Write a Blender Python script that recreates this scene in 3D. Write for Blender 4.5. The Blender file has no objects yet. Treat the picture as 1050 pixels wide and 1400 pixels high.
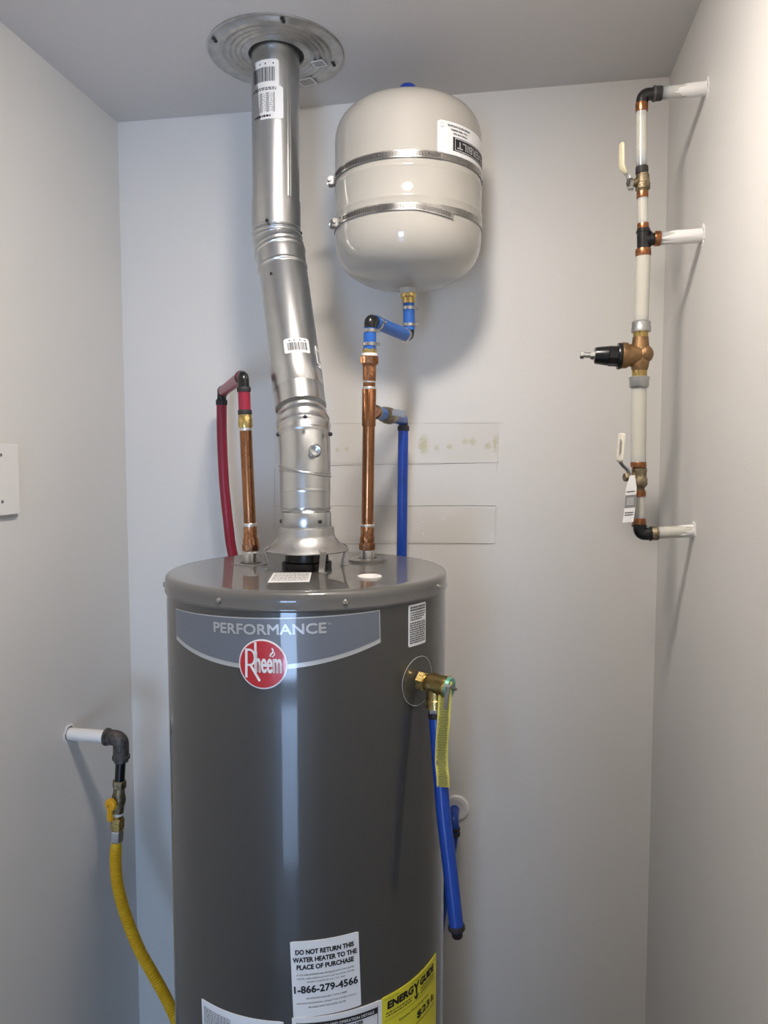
import bpy, bmesh, math, random
import numpy as np
from mathutils import Vector, Matrix
random.seed(4)
C = bpy.context.scene.collection
PI = math.pi
def R_(d): return math.radians(d)
def V(*a): return Vector(a)

# ---------------------------------------------------------------- camera
F = 1005.0; PITCH = R_(4.02); YAW = R_(9.63); CZ = 1.69
cam = bpy.data.objects.new('camera', bpy.data.cameras.new('camera')); C.objects.link(cam)
cam.location = (0, 0, CZ); cam.rotation_euler = (PI/2 - PITCH, 0, YAW)
cam.data.sensor_fit = 'VERTICAL'; cam.data.sensor_height = 24; cam.data.lens = 24*F/1400
cam.data.clip_start = 0.01
bpy.context.scene.camera = cam
fw = V(-math.sin(YAW)*math.cos(PITCH), math.cos(YAW)*math.cos(PITCH), -math.sin(PITCH))
rt = V(math.cos(YAW), math.sin(YAW), 0); up = rt.cross(fw)
O = V(0, 0, CZ)
def ray(px, py): return fw + rt*((px-525)/F) - up*((py-700)/F)
def at(px, py, Y): d = ray(px, py); return O + d*(Y/d.y)
def atX(px, py, X): d = ray(px, py); return O + d*(X/d.x)
def atZ(px, py, Z): d = ray(px, py); return O + d*((Z-CZ)/d.z)
def rad(p, px): return px*((p-O).dot(fw))/F

# ---------------------------------------------------------------- world and exposure
sc = bpy.context.scene
sc.view_settings.view_transform = 'Standard'; sc.view_settings.look = 'None'
sc.view_settings.gamma = 1; sc.view_settings.exposure = 0.0
sc.view_settings.use_curve_mapping = False
w = bpy.data.worlds.new('world'); sc.world = w; w.use_nodes = True
w.node_tree.nodes['Background'].inputs[0].default_value = (0.55, 0.68, 0.9, 1)
w.node_tree.nodes['Background'].inputs[1].default_value = 0.5
LAMP = 170.0; WINDOW = 18.0
LAMP_POS = V(-0.11, 0.74, 0)

# ---------------------------------------------------------------- materials
def mat(name, col, rough=0.5, metal=0.0, coat=0.0, col2=None, scale=20, lo=.4, hi=.6, bump=0, bscale=200,
        emit=None, estr=0, stretch=None, trans=0, rvar=0, coatr=0.05, detail=3):
    m = bpy.data.materials.new(name); m.use_nodes = True
    nt = m.node_tree; N = nt.nodes; L = nt.links; b = N['Principled BSDF']
    b.inputs['Base Color'].default_value = (*col, 1); b.inputs['Roughness'].default_value = rough
    b.inputs['Metallic'].default_value = metal; b.inputs['Coat Weight'].default_value = coat
    b.inputs['Coat Roughness'].default_value = coatr
    if trans: b.inputs['Transmission Weight'].default_value = trans
    tc = N.new('ShaderNodeTexCoord'); src = tc.outputs['Object']
    if stretch:
        mp = N.new('ShaderNodeMapping'); mp.inputs['Scale'].default_value = stretch
        L.new(src, mp.inputs[0]); src = mp.outputs[0]
    if col2 is not None or rvar:
        n = N.new('ShaderNodeTexNoise'); n.inputs['Scale'].default_value = scale; n.inputs['Detail'].default_value = detail
        L.new(src, n.inputs['Vector'])
        mr = N.new('ShaderNodeMapRange'); mr.inputs[1].default_value = lo; mr.inputs[2].default_value = hi
        L.new(n.outputs[0], mr.inputs[0])
        if col2 is not None:
            mx = N.new('ShaderNodeMix'); mx.data_type = 'RGBA'
            mx.inputs[6].default_value = (*col, 1); mx.inputs[7].default_value = (*col2, 1)
            L.new(mr.outputs[0], mx.inputs[0]); L.new(mx.outputs[2], b.inputs['Base Color'])
        if rvar:
            m2 = N.new('ShaderNodeMapRange'); m2.inputs[3].default_value = rough-rvar; m2.inputs[4].default_value = rough+rvar
            L.new(mr.outputs[0], m2.inputs[0]); L.new(m2.outputs[0], b.inputs['Roughness'])
    if bump:
        n2 = N.new('ShaderNodeTexNoise'); n2.inputs['Scale'].default_value = bscale; n2.inputs['Detail'].default_value = 3
        L.new(src, n2.inputs['Vector'])
        bp = N.new('ShaderNodeBump'); bp.inputs['Strength'].default_value = bump; bp.inputs['Distance'].default_value = 0.001
        L.new(n2.outputs[0], bp.inputs['Height']); L.new(bp.outputs[0], b.inputs['Normal'])
    if emit:
        b.inputs['Emission Color'].default_value = (*emit, 1); b.inputs['Emission Strength'].default_value = estr
    return m
M = {}
M['wall'] = mat('wall_paint', (.715, .705, .675), .52, bump=.25, bscale=160, col2=(.69, .68, .65), scale=2.5, lo=.35, hi=.7)
M['hall'] = mat('hall_paint', (.26, .28, .31), .6)
M['ceil'] = mat('ceiling_paint', (.66, .64, .63), .7, bump=.3, bscale=120)
M['patch'] = mat('patch_paint', (.705, .69, .655), .5, bump=.3, bscale=90, col2=(.68, .665, .62), scale=9)
M['plaster'] = mat('raw_plaster', (.80, .79, .77), .9, bump=1, bscale=300)
M['darkhole'] = mat('hole_dark', (.06, .055, .05), .95)
M['floor'] = mat('concrete_floor', (.13, .125, .12), .5, col2=(.10, .10, .095), scale=6, bump=.2)
M['floorout'] = mat('pale_floor', (.6, .63, .68), .13, coat=1, col2=(.65, .68, .73), scale=4)
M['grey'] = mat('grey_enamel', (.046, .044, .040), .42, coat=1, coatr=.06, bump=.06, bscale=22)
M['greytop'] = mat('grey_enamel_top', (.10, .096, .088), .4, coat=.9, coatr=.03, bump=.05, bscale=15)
M['galv'] = mat('galvanized_steel', (.60, .61, .61), .30, 1, col2=(.54, .55, .55), scale=45, lo=.2, hi=.8, rvar=.02)
M['galvdull'] = mat('dull_galvanized', (.55, .55, .54), .40, 1, col2=(.47, .47, .46), scale=40, rvar=.05, bump=.06, bscale=90)
M['zinc'] = mat('zinc_steel', (.62, .62, .60), .3, 1, col2=(.5, .5, .48), scale=60)
M['dullsteel'] = mat('dull_steel', (.30, .30, .29), .5, 1)
M['chrome'] = mat('stainless_steel', (.46, .45, .43), .25, 1, rvar=.05, scale=50)
M['copper'] = mat('copper_pipe', (.40, .18, .085), .27, 1, col2=(.23, .105, .05), scale=38, lo=.35, hi=.68, rvar=.08, stretch=(1, 1, .45), detail=6)
M['copperfit'] = mat('copper_fitting', (.54, .26, .13), .28, 1, col2=(.24, .11, .055), scale=70, lo=.38, hi=.62, rvar=.08, detail=6)
M['crimp'] = mat('copper_crimp', (.50, .23, .11), .33, 1, col2=(.28, .12, .055), scale=120, lo=.4, hi=.6)
M['solder'] = mat('solder', (.74, .72, .68), .35, 1, bump=.6, bscale=400)
M['brass'] = mat('brass', (.66, .50, .20), .3, 1, col2=(.46, .33, .12), scale=90, rvar=.06)
M['bronze'] = mat('cast_bronze', (.36, .22, .11), .45, .9, col2=(.24, .145, .07), scale=60, lo=.35, hi=.65, bump=.8, bscale=500)
M['oldbrass'] = mat('tarnished_brass', (.36, .30, .20), .5, 1, col2=(.20, .16, .10), scale=80, bump=.8, bscale=500)
M['black'] = mat('black_plastic', (.008, .008, .009), .28)
M['blackmatte'] = mat('black_ring', (.02, .018, .018), .6)
M['iron'] = mat('malleable_iron', (.055, .051, .048), .5, .4, bump=1, bscale=500, col2=(.11, .10, .095), scale=90)
M['red'] = mat('red_pex', (.27, .012, .035), .32)
M['blue'] = mat('blue_pex', (.008, .055, .36), .30)
M['bluebright'] = mat('bright_blue_pex', (.015, .11, .42), .35)
M['tankwhite'] = mat('ivory_tank_paint', (.43, .408, .36), .6, coat=1, coatr=.03, bump=.04, bscale=30)
M['label'] = mat('white_label', (.80, .80, .79), .5)
M['labelgrey'] = mat('grey_label', (.44, .44, .43), .6)
M['ink'] = mat('black_ink', (.015, .015, .018), .5)
M['olive'] = mat('olive_ink', (.19, .18, .04), .5)
M['crack'] = mat('crack_line', (.40, .385, .36), .8)
M['inkgrey'] = mat('grey_ink', (.22, .22, .22), .5)
M['yellow'] = mat('yellow_label', (.80, .72, .04), .4)
M['tagyellow'] = mat('yellow_tag', (.66, .60, .13), .4)
M['hose'] = mat('yellow_hose', (.78, .47, .012), .38)
M['yhandle'] = mat('yellow_handle', (.80, .42, .01), .45)
M['cream'] = mat('cream_sleeve', (.66, .61, .42), .4)
M['cream2'] = mat('pale_cream_sleeve', (.74, .71, .60), .4)
M['banner'] = mat('banner_grey', (.135, .15, .175), .4, coat=.6)
M['silver'] = mat('silver_print', (.52, .52, .50), .35, .3, coat=.5)
M['badge'] = mat('badge_red', (.50, .012, .02), .3, coat=.8)
M['badgewhite'] = mat('badge_white', (.82, .80, .78), .35, coat=.6)
M['white'] = mat('white_plastic', (.78, .77, .74), .4)
M['bluecap'] = mat('blue_cap', (.01, .05, .35), .4)
M['green'] = mat('green_disc', (.10, .34, .25), .4, .3, col2=(.2, .45, .35), scale=90)
M['paint'] = mat('painted_pipe', (.80, .79, .77), .5, bump=.5, bscale=250)
M['tape'] = mat('thread_tape', (.80, .78, .73), .8, bump=1, bscale=400)
M['printblue'] = mat('pipe_print', (.004, .02, .16), .5)
M['printred'] = mat('pipe_print_red', (.22, .012, .03), .5)
M['glow'] = mat('lamp_diffuser', (.9, .88, .82), .5, emit=(1.0, .905, .83), estr=LAMP)
M['pane'] = mat('daylight_pane', (.8, .8, .8), .5, emit=(.46, .66, 1.0), estr=WINDOW)
def pex_mat(name, ends):
    m = mat(name, (.74, .73, .67), .25); nt = m.node_tree; N = nt.nodes; L = nt.links; b = N['Principled BSDF']
    tc = N.new('ShaderNodeTexCoord'); s = N.new('ShaderNodeSeparateXYZ'); L.new(tc.outputs['Generated'], s.inputs[0])
    r = N.new('ShaderNodeValToRGB'); L.new(s.outputs['XYZ'.index(ends[0])], r.inputs[0])
    base = (.57, .56, .49, 1); dk = (.34, .36, .38, 1); mid = (.62, .64, .65, 1)
    e = r.color_ramp.elements
    st = ends[1]
    e[0].position = 0; e[0].color = st[0]; e[1].position = 1; e[1].color = st[2]
    a = e.new(.13); a.color = st[1]; a = e.new(.3); a.color = base
    if st[2] != base: a = e.new(.78); a.color = base; a = e.new(.9); a.color = st[1]
    L.new(r.outputs[0], b.inputs['Base Color']); b.inputs['Subsurface Weight'].default_value = .0
    b.inputs['Coat Weight'].default_value = .5
    return m
DK = (.17, .18, .19, 1); MD = (.44, .46, .46, 1); BS = (.57, .56, .49, 1)
M['pex'] = pex_mat('milky_pex', ('Z', (DK, MD, DK)))
M['pexlong'] = pex_mat('milky_pex_long', ('Z', (MD, BS, MD)))
M['pexh'] = pex_mat('milky_pex_stub', ('X', (DK, MD, BS)))

# ---------------------------------------------------------------- object helpers
WL = {}
def link(name, bm, m, parent=None, smooth=True, ang=38, origin=None):
    me = bpy.data.meshes.new(name)
    bmesh.ops.recalc_face_normals(bm, faces=bm.faces)
    bm.to_mesh(me); bm.free()
    return link_mesh(name, me, m, parent, smooth, ang)
def link_mesh(name, me, m, parent=None, smooth=True, ang=38):
    co = np.empty(len(me.vertices)*3); me.vertices.foreach_get('co', co); co = co.reshape(-1, 3)
    c = (co.min(0)+co.max(0))/2; c[2] = co[:, 2].min(); c = Vector(c)
    me.transform(Matrix.Translation(-c))
    me.materials.append(m if not isinstance(m, str) else M[m])
    if smooth:
        me.shade_smooth(); me.set_sharp_from_angle(angle=R_(ang))
    o = bpy.data.objects.new(name, me); C.objects.link(o)
    pl = V(0, 0, 0)
    if parent: o.parent = parent; pl = WL[parent.name]
    o.location = c - pl; WL[o.name] = c
    return o
def thing(name, label, cat, loc, group=None):
    o = bpy.data.objects.new(name, None); C.objects.link(o); o.empty_display_size = .05
    o.location = loc; WL[o.name] = Vector(loc); o['label'] = label; o['category'] = cat
    if group: o['group'] = group
    return o
def tag(o, label, cat, group=None):
    o['label'] = label; o['category'] = cat
    if group: o['group'] = group
    return o
def plabel(o, l): o['label'] = l; return o
def struct(o): o['kind'] = 'structure'; return o

def box(bm, lo, hi, bev=0):
    vs = [bm.verts.new((x, y, z)) for x in (lo[0], hi[0]) for y in (lo[1], hi[1]) for z in (lo[2], hi[2])]
    fs = [(0, 1, 3, 2), (4, 6, 7, 5), (0, 4, 5, 1), (2, 3, 7, 6), (0, 2, 6, 4), (1, 5, 7, 3)]
    f = [bm.faces.new([vs[i] for i in q]) for q in fs]
    if bev:
        es = list({e for q in f for e in q.edges})
        bmesh.ops.bevel(bm, geom=es, offset=bev, segments=3, affect='EDGES')
def obox(bm, c, ax, ay, az, hx, hy, hz, bev=0):
    """box at c with axes ax, ay, az and half sizes"""
    b2 = bmesh.new(); box(b2, (-hx, -hy, -hz), (hx, hy, hz), bev)
    m = Matrix((ax, ay, az)).transposed().to_4x4(); m.translation = c
    bmesh.ops.transform(b2, matrix=m, verts=b2.verts)
    me = bpy.data.meshes.new('t'); b2.to_mesh(me); b2.free(); bm.from_mesh(me); bpy.data.meshes.remove(me)
def frame(d):
    d = d.normalized(); a = V(0, 0, 1) if abs(d.z) < .9 else V(1, 0, 0)
    u = d.cross(a).normalized(); return u, u.cross(d).normalized(), d
def lathe(bm, o, d, prof, seg=32, cap=True, phase=0, wob=None):
    """revolve prof [(t, r)] about the axis o + t*d"""
    u, v, d = frame(d); rings = []
    for t, r in prof:
        rg = []
        for k in range(seg):
            a = 2*PI*k/seg + phase; rr = r*(wob(t, a) if wob else 1)
            rg.append(bm.verts.new(o + d*t + (u*math.cos(a) + v*math.sin(a))*rr))
        rings.append(rg)
    for A, B in zip(rings, rings[1:]):
        for k in range(seg): bm.faces.new((A[k], A[(k+1) % seg], B[(k+1) % seg], B[k]))
    if cap: bm.faces.new(rings[0][::-1]); bm.faces.new(rings[-1])
def spline(pts, n=12):
    P = [pts[0]*2-pts[1]] + list(pts) + [pts[-1]*2-pts[-2]]; out = []
    for i in range(1, len(P)-2):
        a, b, c, d = P[i-1:i+3]
        for k in range(n):
            t = k/n
            out.append(.5*((2*b) + (c-a)*t + (2*a-5*b+4*c-d)*t*t + (3*b-a-3*c+d)*t**3))
    out.append(pts[-1]); return out
def fillet(pts, r, n=8):
    out = [pts[0]]
    for a, b, c in zip(pts, pts[1:], pts[2:]):
        rr = min(r, (a-b).length*.49, (c-b).length*.49)
        p = b + (a-b).normalized()*rr; q = b + (c-b).normalized()*rr
        for k in range(n+1):
            t = k/n; out.append(p*(1-t)**2 + b*2*t*(1-t) + q*t*t)
    out.append(pts[-1]); return out
def tube(bm, pts, r, seg=24, cap=True):
    n = len(pts); rs = r if isinstance(r, (list, tuple)) else [r]*n
    tan = [(pts[min(i+1, n-1)]-pts[max(i-1, 0)]).normalized() for i in range(n)]
    u = frame(tan[0])[0]; rings = []
    for i in range(n):
        u = (u - tan[i]*u.dot(tan[i])).normalized(); v = tan[i].cross(u)
        rings.append([bm.verts.new(pts[i] + (u*math.cos(2*PI*k/seg) + v*math.sin(2*PI*k/seg))*rs[i]) for k in range(seg)])
    for A, B in zip(rings, rings[1:]):
        for k in range(seg): bm.faces.new((A[k], A[(k+1) % seg], B[(k+1) % seg], B[k]))
    if cap: bm.faces.new(rings[0][::-1]); bm.faces.new(rings[-1])
def Lt(name, o, d, prof, m, parent=None, seg=32, **k):
    bm = bmesh.new(); lathe(bm, o, d, prof, seg, **k); return link(name, bm, m, parent)
def seglathe(name, a, b, prof, m, parent=None, seg=32, **k):
    """prof [(fraction along a-b, r)]"""
    d = b-a; l = d.length; return Lt(name, a, d, [(t*l, r) for t, r in prof], m, parent, seg, **k)
def pipe(name, a, b, r, m, parent=None, seg=28):
    return seglathe(name, a, b, [(0, r*.9), (0, r), (1, r), (1, r*.9)], m, parent, seg)
def ring(name, a, b, r, m, parent=None, seg=32):
    return seglathe(name, a, b, [(0, r*.86), (0, r*.96), (.15, r), (.85, r), (1, r*.96), (1, r*.86)], m, parent, seg)
def hexnut(name, a, b, r, m, parent=None, n=6, phase=.3):
    bm = bmesh.new(); d = b-a; l = d.length
    lathe(bm, a, d, [(0, r*.9), (l*.1, r), (l*.9, r), (l, r*.9)], n, phase=phase)
    return link(name, bm, m, parent, smooth=False)

# text: converted to a mesh and mapped on to a surface
def text_raw(s, size, xs=1.0):
    cu = bpy.data.curves.new('t', 'FONT'); cu.body = s; cu.size = size; cu.align_x = 'CENTER'; cu.align_y = 'CENTER'
    cu.resolution_u = 3
    o = bpy.data.objects.new('t', cu); C.objects.link(o)
    dg = bpy.context.evaluated_depsgraph_get()
    me = bpy.data.meshes.new_from_object(o.evaluated_get(dg))
    bpy.data.objects.remove(o); bpy.data.curves.remove(cu)
    for v in me.vertices: v.co.x *= xs
    return me
def embolden(me, b):
    """thicker strokes: shifted copies of the outline joined"""
    if b <= 0: return me
    bm = bmesh.new()
    for k in range(8):
        m2 = me.copy(); m2.transform(Matrix.Translation((b*math.cos(k*PI/4), b*math.sin(k*PI/4), 0))); bm.from_mesh(m2); bpy.data.meshes.remove(m2)
    out = bpy.data.meshes.new('b'); bm.to_mesh(out); bm.free(); bpy.data.meshes.remove(me); return out
def text_mesh(s, size, bold=0, xs=1.0): return embolden(text_raw(s, size, xs), bold*size)
def fitted(st, w_, h_, b=0):
    me = text_raw(st, 1); xs = [v.co.x for v in me.vertices]; ys = [v.co.y for v in me.vertices]; x0, x1, y0, y1 = min(xs), max(xs), min(ys), max(ys)
    for v in me.vertices: v.co.x = ((v.co.x-x0)/(x1-x0)-.5)*(w_-2*b); v.co.y = b+(v.co.y-y0)/(y1-y0)*(h_-2*b)
    return embolden(me, b)
def rects_mesh(rects):
    me = bpy.data.meshes.new('r'); vs = []; fs = []
    for x0, y0, x1, y1 in rects:
        n = max(1, int((x1-x0)/.012)); 
        for k in range(n):
            a = x0+(x1-x0)*k/n; b = x0+(x1-x0)*(k+1)/n; i = len(vs)
            vs += [(a, y0, 0), (b, y0, 0), (b, y1, 0), (a, y1, 0)]; fs.append((i, i+1, i+2, i+3))
    me.from_pydata(vs, [], fs); return me
def lines(w, h, n, fill=.5, frac=1.0, seed=1):
    """rows of short dashes standing for print too small to read"""
    rnd = random.Random(seed); out = []
    for i in range(n):
        y = h/2 - h*(i+.5)/n; x = -w/2; end = w/2 if rnd.random() < frac else rnd.uniform(0, w/2)
        while x < end:
            l = min(rnd.uniform(.03, .09)*w*1.4, end-x); out.append((x, y-h/n*fill/2, x+l, y+h/n*fill/2)); x += l + w*.025
    return out
def cylmap(cx, cy, R, thc, zc, off=.0004, rot=0):
    c, s = math.cos(rot), math.sin(rot)
    def f(x, y):
        x, y = x*c-y*s, x*s+y*c
        t = R_(thc) + x/R; return V(cx+(R+off)*math.sin(t), cy-(R+off)*math.cos(t), zc+y)
    return f
def planemap(o, ux, uy, n, off=.0004):
    return lambda x, y: o + ux*x + uy*y + n*off
def put(name, me, f, m, parent, dx=0, dy=0):
    for v in me.vertices: v.co = f(v.co.x+dx, v.co.y+dy)
    return link_mesh(name, me, m, parent, smooth=False)
def join_meshes(mes):
    bm = bmesh.new()
    for me, dx, dy in mes:
        for v in me.vertices: v.co.x += dx; v.co.y += dy
        bm.from_mesh(me); bpy.data.meshes.remove(me)
    out = bpy.data.meshes.new('j'); bm.to_mesh(out); bm.free(); return out
def patch(name, f, fin, outline, m, parent, n=24):
    """thin solid sheet on map f; outline(x in 0..1) -> (x, ytop, ybot)"""
    bm = bmesh.new(); T = []; B = []; Ti = []; Bi = []
    for k in range(n+1):
        x, yt, yb = outline(k/n)
        T.append(bm.verts.new(f(x, yt))); B.append(bm.verts.new(f(x, yb)))
        Ti.append(bm.verts.new(fin(x, yt))); Bi.append(bm.verts.new(fin(x, yb)))
    for k in range(n):
        bm.faces.new((B[k], B[k+1], T[k+1], T[k])); bm.faces.new((Bi[k], Ti[k], Ti[k+1], Bi[k+1]))
        bm.faces.new((T[k], T[k+1], Ti[k+1], Ti[k])); bm.faces.new((B[k], Bi[k], Bi[k+1], B[k+1]))
    bm.faces.new((T[0], Ti[0], Bi[0], B[0])); bm.faces.new((T[n], B[n], Bi[n], Ti[n]))
    return link(name, bm, m, parent)
def rrect(w, h, r):
    def o(t):
        x = -w/2 + w*t; e = w/2-abs(x); d = 0 if e >= r else r-math.sqrt(max(0, r*r-(r-e)**2))
        return x, h/2-d, -h/2+d
    return o
def sheet(name, cx, cy, R, thc, zc, w, h, m, parent, off=.0008, r=.001, rot=0, n=24):
    return patch(name, cylmap(cx, cy, R, thc, zc, off, rot), cylmap(cx, cy, R, thc, zc, 0, rot), rrect(w, h, r), m, parent, n)

# ---------------------------------------------------------------- the room
XL, XR, YB, ZC, YF = -.9068, .3154, 1.64, 2.4735, -.28
def sbox(name, lo, hi, m):
    bm = bmesh.new(); box(bm, lo, hi); o = link(name, bm, m, smooth=False); return struct(o)
wall_back = sbox('wall_back', (XL-.1, YB, -.02), (XR+.1, YB+.1, ZC+.1), 'wall')
wall_left = sbox('wall_left', (XL-.1, YF, -.02), (XL, YB, ZC+.1), 'wall')
wall_right = sbox('wall_right', (XR, YF, -.02), (XR+.1, YB, ZC+.1), 'wall')
bm = bmesh.new(); hx0, hx1, hy0, hy1 = LAMP_POS.x-.09, LAMP_POS.x+.09, LAMP_POS.y-.09, LAMP_POS.y+.09
for lo, hi in (((XL, YF-.12), (hx0, YB)), ((hx1, YF-.12), (XR, YB)), ((hx0, YF-.12), (hx1, hy0)), ((hx0, hy1), (hx1, YB))): box(bm, (*lo, ZC), (*hi, ZC+.1))
bmesh.ops.remove_doubles(bm, verts=bm.verts, dist=1e-5)
ceiling = struct(link('ceiling', bm, 'ceil', smooth=False))
floor = sbox('floor', (XL, YF, -.1), (XR, YB, 0), 'floor')
# front wall with the doorway behind the camera, and the daylit room beyond
D0, D1, DH = -.60, -.15, 2.05
bm = bmesh.new()
box(bm, (XL, YF-.12, -.02), (D0, YF, ZC)); box(bm, (D1, YF-.12, -.02), (XR, YF, ZC)); box(bm, (D0, YF-.12, DH), (D1, YF, ZC))
struct(link('wall_front', bm, 'wall', smooth=False))
bm = bmesh.new()
box(bm, (-2.6, -3.3, -.02), (-2.5, YF-.12, ZC)); box(bm, (1.6, -3.3, -.02), (1.7, YF-.12, ZC))
box(bm, (-2.5, YF-.12, -.02), (XL-.1, YF-.02, ZC)); box(bm, (XR+.1, YF-.12, -.02), (1.6, YF-.02, ZC))
struct(link('wall_hall', bm, 'hall', smooth=False))
sbox('floor_hall', (-2.5, -3.2, -.1), (1.6, YF, 0), 'floorout')
sbox('ceiling_hall', (-2.5, -3.2, ZC), (1.6, YF-.12, ZC+.1), 'hall')
bm = bmesh.new()
wx0, wx1, wz0, wz1 = -.75, .85, .1, 1.3
box(bm, (-2.5, -3.3, -.02), (wx0, -3.2, ZC)); box(bm, (wx1, -3.3, -.02), (1.6, -3.2, ZC))
box(bm, (wx0, -3.3, -.02), (wx1, -3.2, wz0)); box(bm, (wx0, -3.3, wz1), (wx1, -3.2, ZC))
struct(link('wall_window', bm, 'hall', smooth=False))
sbox('window_1', (wx0, -3.27, wz0), (wx1, -3.25, wz1), 'pane')

# drywall repairs in the back wall behind the pipes
def wallpatch(px0, py0, px1, py1):
    a = at(px0, py0, YB); b = at(px1, py1, YB)
    bm = bmesh.new(); box(bm, (a.x, YB-.0009, b.z), (b.x, YB+.002, a.z))
    return link('drywall_patch', bm, 'patch', wall_back, smooth=False)
def stained():
    m = M['patch'].copy(); m.name = 'stained_patch_paint'; nt = m.node_tree; N = nt.nodes; L = nt.links; b = N['Principled BSDF']
    old = b.inputs['Base Color'].links[0].from_socket
    tc = N.new('ShaderNodeTexCoord'); prev = old
    a = at(375, 578, YB); bb = at(682, 633, YB); cx = (a.x+bb.x)/2; z0 = bb.z
    nz = N.new('ShaderNodeTexNoise'); nz.inputs['Scale'].default_value = 220; L.new(tc.outputs['Object'], nz.inputs['Vector'])
    for px, py, rx, rz, s in ((579, 608, 8, 13, .75), (597, 612, 4, 4, .5), (615, 611, 5, 4, .55), (636, 604, 5, 4, .5), (646, 604, 5, 6, .55), (667, 610, 5, 5, .6), (677, 607, 3.5, 12, .65), (461, 615, 3, 3, .5), (474, 614, 3, 3, .5)):
        p = at(px, py, YB); k = rad(p, 1)
        mp = N.new('ShaderNodeMapping'); mp.vector_type = 'POINT'
        mp.inputs['Location'].default_value = (-(p.x-cx)/(rx*k), 0, -(p.z-z0)/(rz*k)); mp.inputs['Scale'].default_value = (1/(rx*k), 0, 1/(rz*k))
        L.new(tc.outputs['Object'], mp.inputs[0])
        ln = N.new('ShaderNodeVectorMath'); ln.operation = 'LENGTH'; L.new(mp.outputs[0], ln.inputs[0])
        ad = N.new('ShaderNodeMath'); ad.operation = 'MULTIPLY_ADD'; L.new(nz.outputs[0], ad.inputs[0]); ad.inputs[1].default_value = 1.6; L.new(ln.outputs['Value'], ad.inputs[2])
        mr = N.new('ShaderNodeMapRange'); mr.inputs[1].default_value = 2.0; mr.inputs[2].default_value = 1.2; mr.inputs[4].default_value = s; L.new(ad.outputs[0], mr.inputs[0])
        mx = N.new('ShaderNodeMix'); mx.data_type = 'RGBA'; L.new(mr.outputs[0], mx.inputs[0]); L.new(prev, mx.inputs[6])
        mx.inputs[7].default_value = (.50, .46, .26, 1); prev = mx.outputs[2]
    L.new(prev, b.inputs['Base Color']); return m
M['stained'] = stained()
p = wallpatch(375, 578, 682, 633); p.data.materials[0] = M['stained']; plabel(p, 'repair strip with brownish glue stains')
wallpatch(375, 691, 680, 743)
def crack(x0, y0, x1, y1, seed, w_=.0010):
    a = at(x0, y0, YB-.0009); b = at(x1, y1, YB-.0009); rnd = random.Random(seed); bm = bmesh.new(); n = 26; rows = []
    d = (b-a).normalized(); nn = V(0, -1, 0).cross(d); j = 0
    for k in range(n+1):
        j = j*.6+rnd.uniform(-.0006, .0006); c = a.lerp(b, k/n)+nn*j; hw = w_*rnd.uniform(.3, 1)/2
        rows.append([bm.verts.new(c+nn*hw+V(0, .0003, 0)), bm.verts.new(c+V(0, -.0006, 0)), bm.verts.new(c-nn*hw+V(0, .0003, 0))])
    for A, B in zip(rows, rows[1:]):
        for q in (0, 1): bm.faces.new((A[q], A[q+1], B[q+1], B[q]))
    link('tape_seam', bm, 'crack', wall_back)
for k, c in enumerate(((375, 580, 688, 578), (452, 636, 682, 632.5), (374, 692, 678, 691.5), (450, 743, 676, 743.5))): crack(*c, k)
crack(679, 645, 682, 590, 7, .0006); crack(676, 743, 678, 691, 8, .0007); crack(376, 640, 375, 725, 9, .0006)
for px, py in ((637, 735), (672, 733), (579, 730), (578, 715), (606, 710)):        # little torn spots
    c = at(px, py, YB-.0009); bm = bmesh.new()
    lathe(bm, c, V(0, -1, 0), [(0, .0035), (.0006, .003), (.0008, .0016), (.0002, .001)], 9, wob=lambda t, a: 1+.25*math.sin(3*a))
    link('plaster_chip', bm, 'plaster', wall_back)

# ragged openings round the pipe stubs
def hole(c, n, r, parent, seed):
    rnd = random.Random(seed); js = [rnd.uniform(.75, 1.45) for _ in range(26)]
    u, v, n = frame(n); bm = bmesh.new(); A = []; B = []; D = []
    for k in range(26):
        a = 2*PI*k/26; d = u*math.cos(a)+v*math.sin(a)
        A.append(bm.verts.new(c + d*r*1.05 + n*.0006)); B.append(bm.verts.new(c + d*(r*1.05+.0035*js[k]) + n*.0016)); D.append(bm.verts.new(c + d*(r*1.05+.0075*js[k]) - n*.0005))
    for k in range(26):
        j = (k+1) % 26; bm.faces.new((A[k], A[j], B[j], B[k])); bm.faces.new((B[k], B[j], D[j], D[k]))
    link('torn_plaster', bm, 'plaster', parent, smooth=False)
    bm = bmesh.new(); lathe(bm, c, n, [(-.001, r*1.1), (.0010, r*1.22), (.0012, r*1.0)], 20, wob=lambda t, a: 1+.12*math.sin(3*a+seed)); link('dark_gap', bm, 'darkhole', parent)

# ---------------------------------------------------------------- ceiling lamp just above the frame
lamp = thing('ceiling_lamp', 'round recessed ceiling downlight just in front of the flue pipe', 'lamp', (LAMP_POS.x, LAMP_POS.y, ZC))
bm = bmesh.new(); lathe(bm, V(LAMP_POS.x, LAMP_POS.y, ZC), V(0, 0, -1), [(-.0002, .135), (.004, .132), (.006, .100), (.004, .090), (-.055, .086), (-.075, .084), (-.080, .135)], 64, cap=False); link('lamp_can', bm, 'white', lamp)
Lt('lamp_lens', V(LAMP_POS.x, LAMP_POS.y, ZC+.006), V(0, 0, -1), [(0, .084), (.004, .083), (.016, .076), (.027, .056), (.032, .030), (.034, .001)], 'glow', lamp, 48)

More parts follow.
